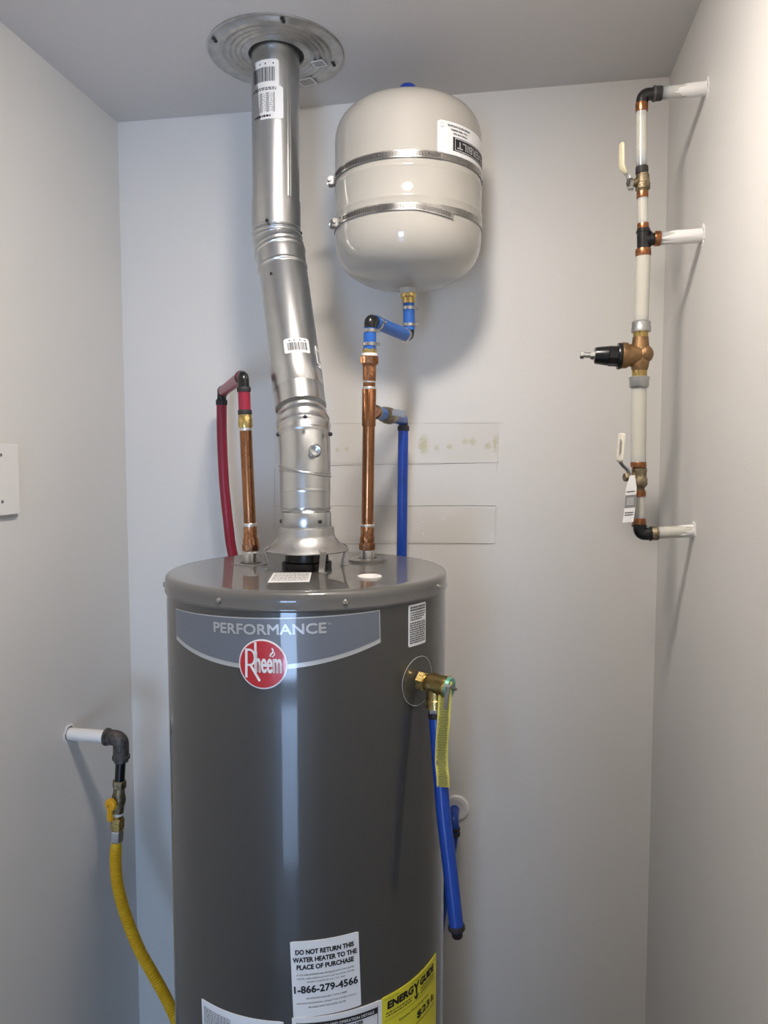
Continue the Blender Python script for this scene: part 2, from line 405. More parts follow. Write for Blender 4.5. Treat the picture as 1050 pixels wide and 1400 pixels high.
# ---------------------------------------------------------------- water heater
HX, HY, HR = -.345, 1.24, .24; ZT = 1.502
heater = thing('water_heater', 'tall dark grey cylindrical gas water heater with red round badge and labels', 'water heater', (HX, HY, 0))
axis = V(HX, HY, 0)
def polar(th, r, z): return V(HX+r*math.sin(R_(th)), HY-r*math.cos(R_(th)), z)
Lt('jacket', axis, V(0, 0, 1), [(.03, .20), (.03, HR-.004), (.034, HR), (.60, HR), (1.20, HR), (1.46, HR), (1.472, HR)], 'grey', heater, 128)
Lt('base_ring', axis, V(0, 0, 1), [(0, HR-.012), (0, HR-.006), (.032, HR-.006), (.032, .2)], 'black', heater, 96)
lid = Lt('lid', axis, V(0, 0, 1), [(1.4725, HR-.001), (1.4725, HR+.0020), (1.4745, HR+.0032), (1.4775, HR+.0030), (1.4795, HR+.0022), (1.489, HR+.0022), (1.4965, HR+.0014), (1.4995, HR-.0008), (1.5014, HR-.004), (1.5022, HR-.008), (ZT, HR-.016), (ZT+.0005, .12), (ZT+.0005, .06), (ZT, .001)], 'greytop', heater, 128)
for th in (-62, -17, 28.2, 75.8, 120, 165):
    p = polar(th, HR+.002, 1.4855); d = polar(th, 1, 0)-polar(th, 0, 0)
    Lt('screw', p, d, [(0, .0043), (.0012, .0045), (.003, .003), (.0034, .0012), (.0028, .0005)], 'chrome', heater, 14)
# banner
ban = lambda off: cylmap(HX, HY, HR, -1.2, 1.4620, off, .028)
BW = math.radians(85.2)*HR
def ban_outline(inset, lo=0):
    def o(t):
        hw = BW/2-inset; x = -hw + 2*hw*t; u = x/(BW/2)
        return x, .002-inset, -.047 - .027*(1-abs(u)**1.9) + inset + lo
    return o
bn = patch('name_banner', ban(.0006), ban(0), ban_outline(0), 'silver', heater, 60)
patch('banner_field', ban(.0010), ban(.0005), ban_outline(.0016, .0052), 'banner', bn, 60)
put('banner_lettering', fitted('PERFORMANCE', .1735, .0158, .00055), cylmap(HX, HY, HR, .9, 1.4395, .0014, .028), 'silver', bn)
put('banner_lettering', text_mesh('TM', .004, .02), cylmap(HX, HY, HR, 22.6, 1.4550, .0014), 'silver', bn)
# badge
BT, BZ, BR = -.5, 1.3965, .0365
def disc(name, r, off, m, parent, thc, zc, base=0):
    f = cylmap(HX, HY, HR, thc, zc, off); g = cylmap(HX, HY, HR, thc, zc, base); n = 40; bm = bmesh.new()
    c = bm.verts.new(f(0, 0)); prev = None; rings = []
    for q in (.33, .66, 1): rings.append([bm.verts.new(f(r*q*math.cos(2*PI*k/n), r*q*math.sin(2*PI*k/n))) for k in range(n)])
    rings.append([bm.verts.new(g(r*math.cos(2*PI*k/n), r*math.sin(2*PI*k/n))) for k in range(n)])
    for k in range(n):
        j = (k+1) % n; bm.faces.new((c, rings[0][k], rings[0][j]))
        for A, B in zip(rings, rings[1:]): bm.faces.new((A[k], B[k], B[j], A[j]))
    return link(name, bm, m, parent)
bg = disc('brand_badge', BR, .0020, 'badgewhite', heater, BT, BZ)
disc('badge_face', BR-.0022, .0026, 'badge', bg, BT, BZ, .0015)
bf = cylmap(HX, HY, HR, BT, BZ, .0030)
put('badge_lettering', fitted('heem', .0390, .0315, .00075), bf, 'badgewhite', bg, .0090, -.0126)
def strokes(segs):
    me = bpy.data.meshes.new('s'); vs = []; fs = []
    for pts, w in segs:
        for (x0, y0), (x1, y1) in zip(pts, pts[1:]):
            d = V(x1-x0, y1-y0); l = d.length or 1; nx, ny = -d.y/l*w/2, d.x/l*w/2; i = len(vs)
            vs += [(x0+nx, y0+ny, 0), (x0-nx, y0-ny, 0), (x1-nx, y1-ny, 0), (x1+nx, y1+ny, 0)]; fs.append((i, i+1, i+2, i+3))
    me.from_pydata(vs, [], fs); return me
Rb = [(-.0185+.0075*math.sin(a), .0095+.0112*math.cos(a)) for a in [k*PI/10 for k in range(11)]]
put('badge_lettering', strokes([([(-.0240, .0215), (-.0245, -.0205)], .0038), ([(-.0255, .0207), (-.0185, .0207)]+Rb+[(-.0255, -.0017)], .0030), ([(-.0180, -.0012), (-.0040, -.0245)], .0038),
    ([(-.0100, .0320), (-.0100, -.0126)], .0036)]), bf, 'badgewhite', bg)
put('badge_flame', strokes([([(.0120, .0120), (.0125, .0155), (.0160, .0185), (.0160, .0215), (.0145, .0245)], .0022), ([(.0145, .0115), (.0185, .0150), (.0175, .0185)], .0014)]), bf, 'badgewhite', bg)
# jacket labels
HC = (HX, HY, HR)
def dashes(nm, par, thc, zc, w, h, n, fill=.5, m='ink', dx=0, dy=0, seed=1, off=.0013, cyl=HC, frac=1):
    return put(nm, rects_mesh(lines(w, h, n, fill, frac, seed)), cylmap(*cyl, thc, zc, off), m, par, dx, dy)
sh = sheet('warning_label', *HC, 59.9, 1.436, .0435, .0650, 'label', heater, r=.002)
dashes('label_print', sh, 59.9, 1.436, .037, .008, 2, .62, dy=.0262, seed=3)
dashes('label_print', sh, 59.9, 1.436, .037, .014, 4, .52, dy=.0145, seed=4, frac=.7)
dashes('label_print', sh, 59.9, 1.436, .038, .034, 10, .55, dy=-.0115, seed=5)
s1 = sheet('notice_label', *HC, 20.9, .9225, .1030, .1180, 'label', heater, rot=.035)
f1 = cylmap(*HC, 20.9, .9225, .0013, .035)
for st_, yc, w_, h_, b in (('DO NOT RETURN THIS', .0425, .088, .0080, .00042), ('WATER HEATER TO THE', .0305, .0965, .0080, .00042), ('PLACE OF PURCHASE', .0190, .086, .0080, .00042),
                   ('IF YOU ARE EXPERIENCING PROBLEMS WITH THIS WATER', .0070, .086, .0026, 0), ('HEATER, NEED ASSISTANCE WITH INSTALLATION, OR FOR', .0010, .086, .0026, 0), ('GENERAL QUESTIONS CALL TOLL FREE:', -.0046, .058, .0026, 0),
                   ('1-866-279-4566', -.0158, .0965, .0118, .00050), ('TECHNICIANS AVAILABLE 7 DAYS A WEEK', -.0300, .062, .0026, 0), ('FOR MORE INFORMATION, CONSULT THE OWNER\'S MANUAL', -.0375, .090, .0026, 0), ('PROVIDED WITH THE WATER HEATER', -.0440, .056, .0026, 0)):
    put('notice_text', fitted(st_, w_, h_, b), f1, 'ink', s1, -.0005, yc-h_/2)
s2 = sheet('operation_label', *HC, 25.3, .7990, .1400, .1260, 'label', heater, off=.0016)
f2 = cylmap(*HC, 25.3, .7990, .0021)
put('header_band', rects_mesh([(-.062, .0445, .062, .0545)]), f2, 'ink', s2)
put('header_text', fitted('INSTALLATION AND OPERATION DETAILS', .112, .0046, .0002), cylmap(*HC, 25.3, .7990, .0025), 'label', s2, 0, .0470)
put('label_text', fitted('WATER HEATER', .052, .0050, .0003), f2, 'ink', s2, 0.012, .0375)
dashes('label_print', s2, 25.3, .799, .12, .09, 16, .4, dy=-.015, off=.0021)
for bx in (-.063, .0622): put('label_border', rects_mesh([(bx, -.06, bx+.0008, .056)]), f2, 'ink', s2)
s3 = sheet('rating_label', *HC, -11.7, .7915, .1480, .1220, 'label', heater, rot=.03)
dashes('label_print', s3, -11.7, .789, .055, .105, 34, .55, m='inkgrey', dx=-.042, off=.0013, seed=8)
dashes('label_print', s3, -11.7, .789, .040, .095, 26, .45, m='inkgrey', dx=.012, dy=-.008, off=.0013, seed=9)
rnd = random.Random(5); bars = []; x = .036
while x < .068:
    wd = rnd.choice((.0004, .0008, .0012)); bars.append((x, .040, x+wd, .055)); x += wd+rnd.choice((.0005, .0009))
put('barcode', rects_mesh(bars), cylmap(*HC, -11.7, .789, .0013), 'ink', s3)
s4 = sheet('energy_label', *HC, 59.0, .7735, .1420, .1790, 'yellow', heater, off=.0010)
f4 = cylmap(*HC, 59.0, .7735, .0015)
for st_, w_, h_, xc, yb in (('ENERG', .0560, .0135, -.0327, .0668), ('Y', .0150, .0190, .0030, .0615), ('GUIDE', .0455, .0135, .0350, .0672)):
    put('energy_text', fitted(st_, w_, h_, .0010), f4, 'ink', s4, xc, yb)
put('arrow', strokes([([(.0030, .064), (.0030, .0530)], .0032), ([(-.0025, .0590), (.0030, .0525), (.0085, .0590)], .0028)]), f4, 'ink', s4)
put('energy_text', text_mesh('U.S. Government', .0040, .0), f4, 'ink', s4, -.052, .0845)
put('energy_text', text_mesh('Federal law prohibits removal of this label', .0034, .0), f4, 'ink', s4, .018, .0845)
dashes('label_print', s4, 59.0, .7735, .055, .009, 2, .4, dx=-.036, dy=.0590, off=.0015, seed=12)
dashes('label_print', s4, 59.0, .7735, .045, .012, 3, .4, dx=.037, dy=.0590, off=.0015, seed=13)
put('rule_line', rects_mesh([(-.066, .0495, .066, .0500)]), f4, 'ink', s4)
put('energy_text', text_mesh('Estimated Yearly Energy Cost', .0062, .0), f4, 'ink', s4, 0, .0390)
put('energy_text', fitted('$231', .048, .0145, .0007), f4, 'ink', s4, .028, .0150)
put('arrow', strokes([([(.0560, .026), (.0560, .018)], .0016), ([(.0535, .021), (.0560, .0165), (.0585, .021)], .0014)]), f4, 'ink', s4)
put('rule_line', rects_mesh([(-.004, .0090, .060, .0102)]), f4, 'ink', s4)
# top fittings
ZP = ZT+.0004
def topdisc(nm, px, py, r, h, m, prof=None):
    c = atZ(px, py, ZP); return Lt(nm, c, V(0, 0, 1), prof or [(0, r), (h*.7, r), (h, r*.94), (h, r*.3)], m, heater, 36)
topdisc('white_plug', 505.5, 789, .0, 0, 'white', [(0, .0195), (.002, .0195), (.0032, .0165), (.0030, .0105), (.0022, .0095), (.0022, .004), (.003, .003), (.003, .0005)])
cold_c = atZ(502, 767, ZP); hot_c = atZ(343.5, 770, ZP)
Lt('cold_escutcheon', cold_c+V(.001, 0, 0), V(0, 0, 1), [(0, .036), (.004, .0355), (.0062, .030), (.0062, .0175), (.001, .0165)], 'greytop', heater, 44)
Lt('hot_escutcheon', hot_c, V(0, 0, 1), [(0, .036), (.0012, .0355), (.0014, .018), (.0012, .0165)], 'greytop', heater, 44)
for c in (cold_c, hot_c):
    Lt('pipe_opening', c, V(0, 0, 1), [(.0015, .0205), (.0020, .0185), (.0017, .001)], 'darkhole', heater, 24)
n1 = Lt('hot_nipple', hot_c+V(0, 0, .001), V(0, 0, 1), [(0, .0128), (.020, .0130), (.0205, .0128)], 'zinc', heater, 28)
Lt('thread_tape', hot_c+V(0, 0, .0195), V(0, 0, 1), [(0, .0133), (.004, .0136), (.008, .013)], 'tape', n1, 24)
n2 = Lt('cold_nipple', cold_c+V(0, 0, .001), V(0, 0, 1), [(0, .0128), (.020, .0130), (.0205, .0128)], 'zinc', heater, 28)
Lt('thread_tape', cold_c+V(0, 0, .0195), V(0, 0, 1), [(0, .0133), (.004, .0136), (.008, .013)], 'tape', n2, 24)
# sticker on the lid
q = [atZ(*p, ZP) for p in ((374, 783.5), (426, 783), (423, 795.5), (366, 796.5))]
bm = bmesh.new(); a = [bm.verts.new(p+V(0, 0, .0005)) for p in q]; b = [bm.verts.new(p) for p in q]; bm.faces.new(a)
for k in range(4): bm.faces.new((a[k], a[(k+1) % 4], b[(k+1) % 4], b[k]))
st = link('lid_sticker', bm, 'label', heater, smooth=False)
ux = (q[1]-q[0]); uy = (q[0]-q[3]); cc = (q[0]+q[2])/2
put('sticker_print', rects_mesh([(x0/.06, y0/.03, x1/.06, y1/.03) for x0, y0, x1, y1 in lines(.054, .024, 6, .4, seed=6)]), planemap(cc, ux, uy, V(0, 0, 1), .0008), 'inkgrey', st)
# flue outlet under the draft hood
HOOD = V(HX, HY, 0); HOOD = atZ(419.5, 776, ZP); HOOD.z = ZP
Lt('flue_outlet', HOOD, V(0, 0, 1), [(0, .0435), (.011, .0435), (.012, .040), (.013, .038), (.030, .038), (.031, .034), (.010, .034)], 'black', heater, 48)
# relief valve cover plate
TPT, TPZ = 60.5, 1.346
dp = disc('valve_opening_plate', .0385, .0012, 'grey', heater, TPT, TPZ)
f = cylmap(*HC, TPT, TPZ, .0013); bm = bmesh.new()
tube(bm, [f(.0385*math.cos(2*PI*k/48), .0385*math.sin(2*PI*k/48)) for k in range(49)], .0005, 6, cap=False); link('plate_rim', bm, 'silver', dp)
disc('plate_hole', .0150, .0016, 'darkhole', dp, TPT, TPZ, .001)

# ---------------------------------------------------------------- draft hood
hood = thing('draft_hood', 'flared galvanized draft hood on legs standing on the water heater lid', 'draft hood', HOOD)
zz = lambda py: atZ(419, py, 1).z
def hz(py): return at(419.5, py, HY).z
prof = [(hz(752), .0735), (hz(750.5), .0742), (hz(748.5), .0715), (hz(744.5), .0630), (hz(740), .0565), (hz(736), .0525), (hz(732.5), .0500), (hz(730), .0490), (hz(724), .0485), (hz(720.5), .0475), (hz(719), .0445), (hz(718.6), .041)]
bm = bmesh.new(); lathe(bm, V(HOOD.x, HOOD.y, 0), V(0, 0, 1), prof + [(hz(719)-.002, .040), (hz(730), .042), (hz(741)-.002, .057), (hz(752), .070)], 64, cap=False)
link('hood_cone', bm, 'galvdull', hood)
for a in (-62, 37, 125, -150):
    d = V(math.sin(R_(a)), -math.cos(R_(a)), 0); t = V(math.cos(R_(a)), math.sin(R_(a)), 0)
    bm = bmesh.new(); zt = hz(748)
    pts = [HOOD+d*.0690+V(0, 0, zt-ZP+.0035), HOOD+d*.0748+V(0, 0, zt-ZP-.001), HOOD+d*.0665+V(0, 0, .0005), HOOD+d*.0755+V(0, 0, .0004)]
    wd = .0055
    for p0, p1 in zip(pts, pts[1:]):
        ax = (p1-p0).normalized(); obox(bm, (p0+p1)/2, t, ax, t.cross(ax), wd, (p1-p0).length/2+.0006, .0008)
    link('leg', bm, 'galvdull', hood)
for a in (3,):
    d = V(math.sin(R_(a)), -math.cos(R_(a)), 0)
    Lt('screw_hole', HOOD+d*.0473+V(0, 0, hz(725)-ZP), d, [(0, .0012), (.0008, .001)], 'ink', hood, 8)

# ---------------------------------------------------------------- flue pipe
def spt(px, py, Y, rpx): p = at(px, py, Y); return p, rad(p, rpx)
P0 = at(377.8, 318, 1.42); PT = V(P0.x+.002, 1.42, ZC+.02)
r0 = .0470
flue = thing('flue_pipe', 'galvanized steel flue pipe with two adjustable elbows rising to the ceiling', 'flue pipe', (HOOD.x, HOOD.y, hz(720)))
up1 = at(377.3, 277, 1.42)
upper = seglathe('upper_pipe', PT, up1+V(0, 0, -.01), [(0, r0*.98), (1, r0*.98)], 'galv', flue, 64)
Lt('pipe_cuff', up1, V(0, 0, -1), [(-.001, r0*.97), (0, r0+.0008), (.050, r0+.0008), (.0515, r0*.98)], 'galv', flue, 64)
# lock seam down the upper pipe
th = R_(50); bm = bmesh.new()
for z0, z1 in ((up1.z+.001, ZC),):
    for dth, w_, h_ in ((0, .0022, .0011), (.085, .0012, .0006)):
        d = V(math.sin(th+dth), -math.cos(th+dth), 0); t = V(math.cos(th+dth), math.sin(th+dth), 0)
        c = V((PT.x+up1.x)/2, 1.42, (z0+z1)/2)+d*(r0*.98); obox(bm, c, t, d, V(0, 0, 1), w_, h_, (z1-z0)/2, .0004)
link('lock_seam', bm, 'galv', upper)
def beadpath(name, pts, base, beads, m, parent, seg=64, per=10, crimps=None):
    """tube along control points (point, radius) with raised beads [(fraction, height, width)]"""
    ctr = spline([p for p, r in pts], per); n = len(ctr)
    s = [0]
    for a, b in zip(ctr, ctr[1:]): s.append(s[-1]+(b-a).length)
    tot = s[-1]; N = 110; P = []; RR = []
    rs = [r for p, r in pts]
    for k in range(N+1):
        d = tot*k/N; i = min(max(j for j in range(n) if s[j] <= d+1e-9), n-2)
        t = (d-s[i])/(s[i+1]-s[i]); P.append(ctr[i].lerp(ctr[i+1], t))
        g = (i+t)/per; gi = min(int(g), len(rs)-2); r = rs[gi]+(rs[gi+1]-rs[gi])*(g-gi)
        for fpos, h, w_ in beads: r += h*math.exp(-((d/tot-fpos)*tot/w_)**2)
        RR.append(r)
    bm = bmesh.new(); tube(bm, P, RR, seg); return link(name, bm, m, parent, ang=60)
A = spt(377.6, 310, 1.42, 32); B = spt(379.5, 330, 1.418, 33); Cc = spt(384, 352, 1.408, 33.5); Dd = spt(388, 380, 1.398, 32.5)
Ax, Bx = V(*A[0]), V(*B[0])
beadpath('elbow_section', [(A[0], r0*1.0), (B[0], B[1]), (Cc[0], Cc[1]), (at(388.5, 384, 1.395), r0*.97)], 0,
         [(.06, -.0015, .004), (.13, .002, .0022), (.24, .0022, .0022), (.42, .0016, .003), (.50, .0022, .002), (.80, .0022, .0024), (.97, -.001, .004)], 'galv', flue)
E_ = at(411.5, 558, 1.295)
mid0 = at(387.3, 373, 1.400)
md = seglathe('middle_pipe', mid0, E_, [(0, r0*.965), (.003, r0*.99), (1, .0462)], 'galv', flue, 64)
mdir = (E_-mid0).normalized()
mc = mid0.lerp(E_, .70)
Lt('pipe_cuff', mc, mdir, [(0, .0464), (.001, .0474), (.052, .0468), (.054, .0455)], 'galv', flue, 64)
# lower elbow with wavy crimps and a dent
G0 = at(413, 568, 1.285); G1 = at(415.5, 590, 1.268); G2 = at(417, 640, 1.252); G3 = at(417.5, 700, 1.243)
beadpath('elbow_section', [(G0, .0450), (G1, .0462), (G2, .0447), (G3, .0430)], 0,
         [(.05, -.001, .004), (.10, .002, .0022), (.16, .0022, .002), (.24, .0018, .0022), (.80, .0007, .0015)], 'galv', flue)
# a slanting raised bead of the swivel joint
def tiltring(c, n, r, tr, m, parent, name='swivel_bead'):
    u, v, n = frame(n); bm = bmesh.new(); tube(bm, [c+(u*math.cos(2*PI*k/64)+v*math.sin(2*PI*k/64))*r for k in range(65)], tr, 10, cap=False); link(name, bm, m, parent)
tiltring(at(417, 644, 1.251), V(.20, .02, 1), .0455, .0019, 'galv', flue)
tiltring(at(417, 645, 1.251), V(.05, .02, 1), .0452, .0013, 'galv', flue)
# dent
dc = at(431, 616, 1.206); 
Lt('dent', dc+V(0, .0015, 0), V(.28, -1, 0), [(-.004, .0115), (.0002, .0100), (.0016, .0082), (.0010, .0055), (-.0002, .0028), (-.0004, .0004)], 'galv', flue, 28)
cb = at(418.5, 701, 1.243); ce = V(HOOD.x, HOOD.y, hz(720))
wv = lambda t, a: 1+.010*math.sin(9*a+1)*(t < .004)
Lt('crimped_joint', at(417.8, 692, 1.243), V(0, 0, -1), [(0, .0438), (.004, .0435), (.008, .0415), (.010, .0405), (.016, .042)], 'galv', flue, 64, wob=lambda t, a: 1+.018*math.sin(11*a+2*math.sin(a))*(1 if .003 < t < .012 else 0))
Lt('collar', V(HOOD.x, HOOD.y, hz(720)-.001), V(0, 0, 1), [(0, .0430), (.001, .0436), (.026, .0432), (.0275, .0425), (.0275, .040)], 'galv', flue, 64, wob=lambda t, a: 1+.006*math.sin(7*a+t*60))
def screw(p, d, r=.0035, m='ink', parent=None):
    return Lt('screw', p, d, [(-.003, r*.9), (0, r), (.0020, r), (.0032, r*.6), (.0032, .0002)], m, parent, 8)
def onpipe(c, r, th, px=None): d = V(math.sin(R_(th)), -math.cos(R_(th)), 0); return c+d*r, d
for px, py, Y, r, th in ((366, 303, 1.42, .0478, -15), (377.5, 312, 1.42, .0478, 78), (374, 377, 1.40, .047, -24)):
    pass
def screw_on(px, py, cpt, r, th, par=flue):
    d = V(math.sin(R_(th)), -math.cos(R_(th)), 0); p = cpt+d*r; screw(p, d, parent=par)
def cpx(pyv):          # centre of the flue at image row
    if pyv < 320: return at(377.6, pyv, 1.42)
    if pyv < 560: t = (pyv-375)/(558-375); return mid0.lerp(E_, t)
    return at(417, pyv, 1.25)
screw_on(0, 0, cpx(312), .0478, -3); screw_on(0, 0, cpx(319), .0478, 98)
screw_on(0, 0, cpx(385), .047, -12); screw_on(0, 0, cpx(572), .0472, 16); screw_on(0, 0, cpx(594), .047, -80); screw_on(0, 0, cpx(594), .047, 84)
screw_on(0, 0, V(HOOD.x, HOOD.y, hz(711)), .0432, 47); screw_on(0, 0, V(HOOD.x, HOOD.y, hz(712)), .0432, -72)
# stickers on the flue
def fl_sticker(c, ax, thc, w_, h_, kind, r):
    u = V(1, 0, 0); u = (u-ax*u.dot(ax)).normalized(); n = ax.cross(u)  # n points to the camera side when ax is down
    if n.y > 0: n = -n
    def mk(off):
        def f(x, y):
            t = R_(thc)+x/r; return c + (u*math.sin(t)+n*math.cos(t))*(r+off) - ax*y
        return f
    s = patch('paper_sticker', mk(.0006), mk(-.0002), rrect(w_, h_, .003), 'label', flue, 16)
    if kind in 'b':
        rr = random.Random(int(w_*1e5)); x = -w_*.38; bars = []
        while x < w_*.38:
            wd = rr.choice((.0005, .0009, .0014)); bars.append((x, -h_*.30, x+wd, h_*.22)); x += wd+rr.choice((.0005, .0010))
        put('barcode', rects_mesh(bars), mk(.0009), 'ink', s)
        put('sticker_print', rects_mesh([(-w_*.3, h_*.31, -w_*.05, h_*.38), (w_*.1, h_*.31, w_*.36, h_*.38)]), mk(.0009), 'ink', s)
    else:
        put('grey_panel', rects_mesh([(-w_/2+.001, -h_*.30, w_*.32, h_*.30)]), mk(.0009), 'labelgrey', s)
        put('sticker_print', rects_mesh([(x0-w_*.09, y0, x1-w_*.09, y1) for x0, y0, x1, y1 in lines(w_*.78, h_*.56, 10, .3, seed=7)]), mk(.0012), 'inkgrey', s)
        put('sticker_print', rects_mesh([(x0, y0+h_*.41, x1, y1+h_*.41) for x0, y0, x1, y1 in lines(w_*.7, h_*.10, 2, .6, seed=8)]), mk(.0012), 'ink', s)
        put('sticker_print', rects_mesh([(x0-.006, y0-h_*.41, x1-.006, y1-h_*.41) for x0, y0, x1, y1 in lines(w_*.6, h_*.08, 1, .8, seed=9)]), mk(.0012), 'ink', s)
    return s
dn = V(0, 0, -1); ucy = V(PT.x, 1.42, 0)
def uc(py): return V(PT.x+.001, 1.42, at(370, py, 1.373).z)
fl_sticker(uc(99), dn, -17, .066, .050, 'b', r0*.985)
fl_sticker(uc(139), dn, -20, .086, .060, 'p', r0*.985)
fl_sticker(mid0.lerp(E_, .655), mdir, 21, .047, .031, 'b', .0466)
fl_sticker(mid0.lerp(E_, .70), mdir, 78, .014, .045, 'p', .0472)

# ---------------------------------------------------------------- ceiling collar plate
pc = V(-.4515, 1.4205, ZC)
plate = thing('ceiling_collar', 'round ribbed galvanized ceiling plate around the top of the flue pipe', 'ceiling collar', pc)
pr_ = [(.0002, .130), (.0035, .1302), (.0042, .1285), (.0030, .126)]
rr = .112; pr_ += [(.0030, .113)]
for rb in (.103, .091, .080, .070):
    pr_ += [(.0032, rb+.0045), (.0055, rb+.002), (.0062, rb), (.0055, rb-.002), (.0034, rb-.0045)]
pr_ += [(.004, .060), (.005, .056), (.0055, .0535), (.003, .0520), (-.001, .0518)]
bm = bmesh.new(); lathe(bm, pc, V(0, 0, -1), pr_, 96, cap=False); link('collar_plate', bm, 'galvdull', plate)
Lt('dark_gap', pc+V(0, 0, -.0005), V(0, 0, -1), [(0, .0520), (.001, .0520), (.001, .01)], 'darkhole', plate, 48)
for px, py in ((293.5, 54), (386.5, 27), (456, 87)):
    c = atZ(px, py, ZC-.003); d = (c-pc); d.z = 0; d.normalize(); d = V(0, 1, 0)
    for s in (-1, 1): Lt('screw', c+d*s*.0042, V(0, 0, -1), [(0, .0036), (.0022, .0034), (.003, .0018), (.003, .0002)], 'ink', plate, 10)
for (px, py), w_, h_, a in (((436, 87), .026, .024, -12), ((420, 112), .033, .030, -14)):
    c = atZ(px, py, ZC-.0064); ax = V(math.cos(R_(a)), math.sin(R_(a)), 0); ay = V(0, 0, 1).cross(ax)
    bm = bmesh.new(); obox(bm, c-V(0, 0, .0002), ax, ay, V(0, 0, 1), w_/2, h_/2, .0004); s = link('paper_sticker', bm, 'label', plate, smooth=False)
    put('sticker_print', rects_mesh(lines(w_*.8, h_*.7, 5, .5, seed=int(px))), planemap(c-V(0, 0, .0007), ax, ay, V(0, 0, -1), .0001), 'ink', s)

# ---------------------------------------------------------------- expansion tank
TX, TY, TR = -.2005, 1.462, .1425
zt_, zb_ = 2.376, 2.027
tank = thing('expansion_tank', 'ivory thermal expansion tank strapped high on the wall beside the flue pipe', 'tank', (TX, TY, zb_))
prof = []
HB = .098; HT = .085
for k in range(15):
    a = PI/2*k/14; prof.append((zb_+HB-HB*math.cos(a)**(.78), TR*math.sin(a)**(.80) if k else .001))
z1 = zb_+HB; z2 = zt_-HT
def bead(z, h=.0014, w_=.004): return [(z-w_*1.5, TR), (z-w_*.5, TR+h*.7), (z, TR+h), (z+w_*.5, TR+h*.7), (z+w_*1.5, TR)]
zs1 = at(552, 210, TY-TR).z; zs2 = at(552, 282, TY-TR).z
prof += bead(zs2+.020) + [((zs1+zs2)/2, TR)] + bead(zs1-.017)
for k in range(15):
    a = PI/2*k/14; prof.append((zt_-HT+HT*math.sin(a)**(.74), TR*math.cos(a)**(.74) if k < 14 else .001))
bm = bmesh.new(); lathe(bm, V(TX, TY, 0), V(0, 0, 1), prof, 96); link('tank_shell', bm, 'tankwhite', tank, ang=80)
Lt('air_valve_cap', V(TX-.001, TY, zt_-.001), V(0, 0, 1), [(0, .021), (.030, .0195), (.0365, .014), (.0375, .001)], 'bluecap', tank, 24)
Lt('lower_neck', V(TX, TY, zb_+.004), V(0, 0, -1), [(0, .020), (.004, .0175), (.012, .015), (.014, .0145)], 'tankwhite', tank, 28)
def strap(z, hth, tail_th, drop, housing):
    n = 80; bm = bmesh.new()
    def band(f, a0, a1, hh, off, dz=lambda t: 0, n=80):
        A = []
        for k in range(n+1):
            t = k/n; a = R_(a0+(a1-a0)*t); rr = TR+off+.0011
            for zz_, r_ in ((-hh, rr), (hh, rr), (hh, TR+off+.0001), (-hh, TR+off+.0001)):
                A.append(f.verts.new(V(TX+r_*math.sin(a), TY-r_*math.cos(a), z+zz_+dz(t))))
        for k in range(n):
            for j in range(4):
                f.faces.new((A[4*k+j], A[4*k+(j+1) % 4], A[4*k+4+(j+1) % 4], A[4*k+4+j]))
    band(bm, 0, 360, .0058, .0008)
    s = link('strap_band', bm, 'chrome', tank)
    bm = bmesh.new(); band(bm, hth, tail_th, .0061, .0019, lambda t: -drop*max(0, t-.72)/.28, 50); t_ = link('strap_tail', bm, 'chrome', s)
    # worm slots
    bm = bmesh.new()
    a = hth+14
    while a < tail_th-2:
        f = (a-hth)/(tail_th-hth); c = V(TX+(TR+.0031)*math.sin(R_(a)), TY-(TR+.0031)*math.cos(R_(a)), z-drop*max(0, f-.72)/.28)
        obox(bm, c, V(math.cos(R_(a)), math.sin(R_(a)), 0), V(math.sin(R_(a)), -math.cos(R_(a)), 0), V(0, 0, 1), .00055, .00025, .0038); a += 1.05
    o = link('worm_slots', bm, 'blackmatte', s); o['kind'] = 'stuff'
    # housing and screw
    a = R_(hth); nrm = V(math.sin(a), -math.cos(a), 0); tg = V(math.cos(a), math.sin(a), 0); c = V(TX, TY, z)+nrm*(TR+.007)
    bm = bmesh.new(); obox(bm, c, tg, nrm, V(0, 0, 1), .0105, .0052, .0078, .001)
    h = link('clamp_housing', bm, 'dullsteel', s)
    Lt('clamp_screw', c+nrm*.003+tg*-.015, tg, [(0, .0045), (.006, .0048), (.006, .0036), (.026, .0036), (.030, .003)], 'zinc', s, 6)
strap(zs1, -76, 33, 0, 0); strap(zs2, -62, 42, .010, 0)
tc_ = (TX, TY, TR)
LC, LZ = 58.0, 2.2590
def lx(th): return R_(th-LC)*TR
lb = sheet('product_label', *tc_, LC, LZ, 2*R_(29)*TR, .062, 'label', tank, off=.0006, r=.003)
def tput(nm, me, m, off, dx, dy, rot=0): return put(nm, me, cylmap(*tc_, LC, LZ, off, rot), m, lb, dx, dy)
tput('brand_panel', rects_mesh([(lx(41.7), -.0175, lx(86.5), .0065)]), 'ink', .0010, 0, 0)
for ya in (-.0158, .0042): tput('panel_border', rects_mesh([(lx(43.5), ya, lx(85), ya+.0008)]), 'label', .0013, 0, 0)
tput('panel_border', rects_mesh([(lx(43.5), -.0158, lx(43.5)+.0008, .0046)]), 'label', .0013, 0, 0)
tput('brand_lettering', fitted('EVERBILT', .092, .0128, .0004), 'labelgrey', .0014, -lx(45.5)-.046, -.0005, PI)
tput('label_text', fitted('EXPANSION TANK FOR WATER HEATERS', .055, .0036, .0001), 'ink', .0011, -lx(37)-.0275, -.0262, PI)
tput('label_text', fitted('4.5 GAL - THERMAL EXPANSION', .040, .0033, .0001), 'ink', .0011, -lx(40)-.020, -.0195, PI)
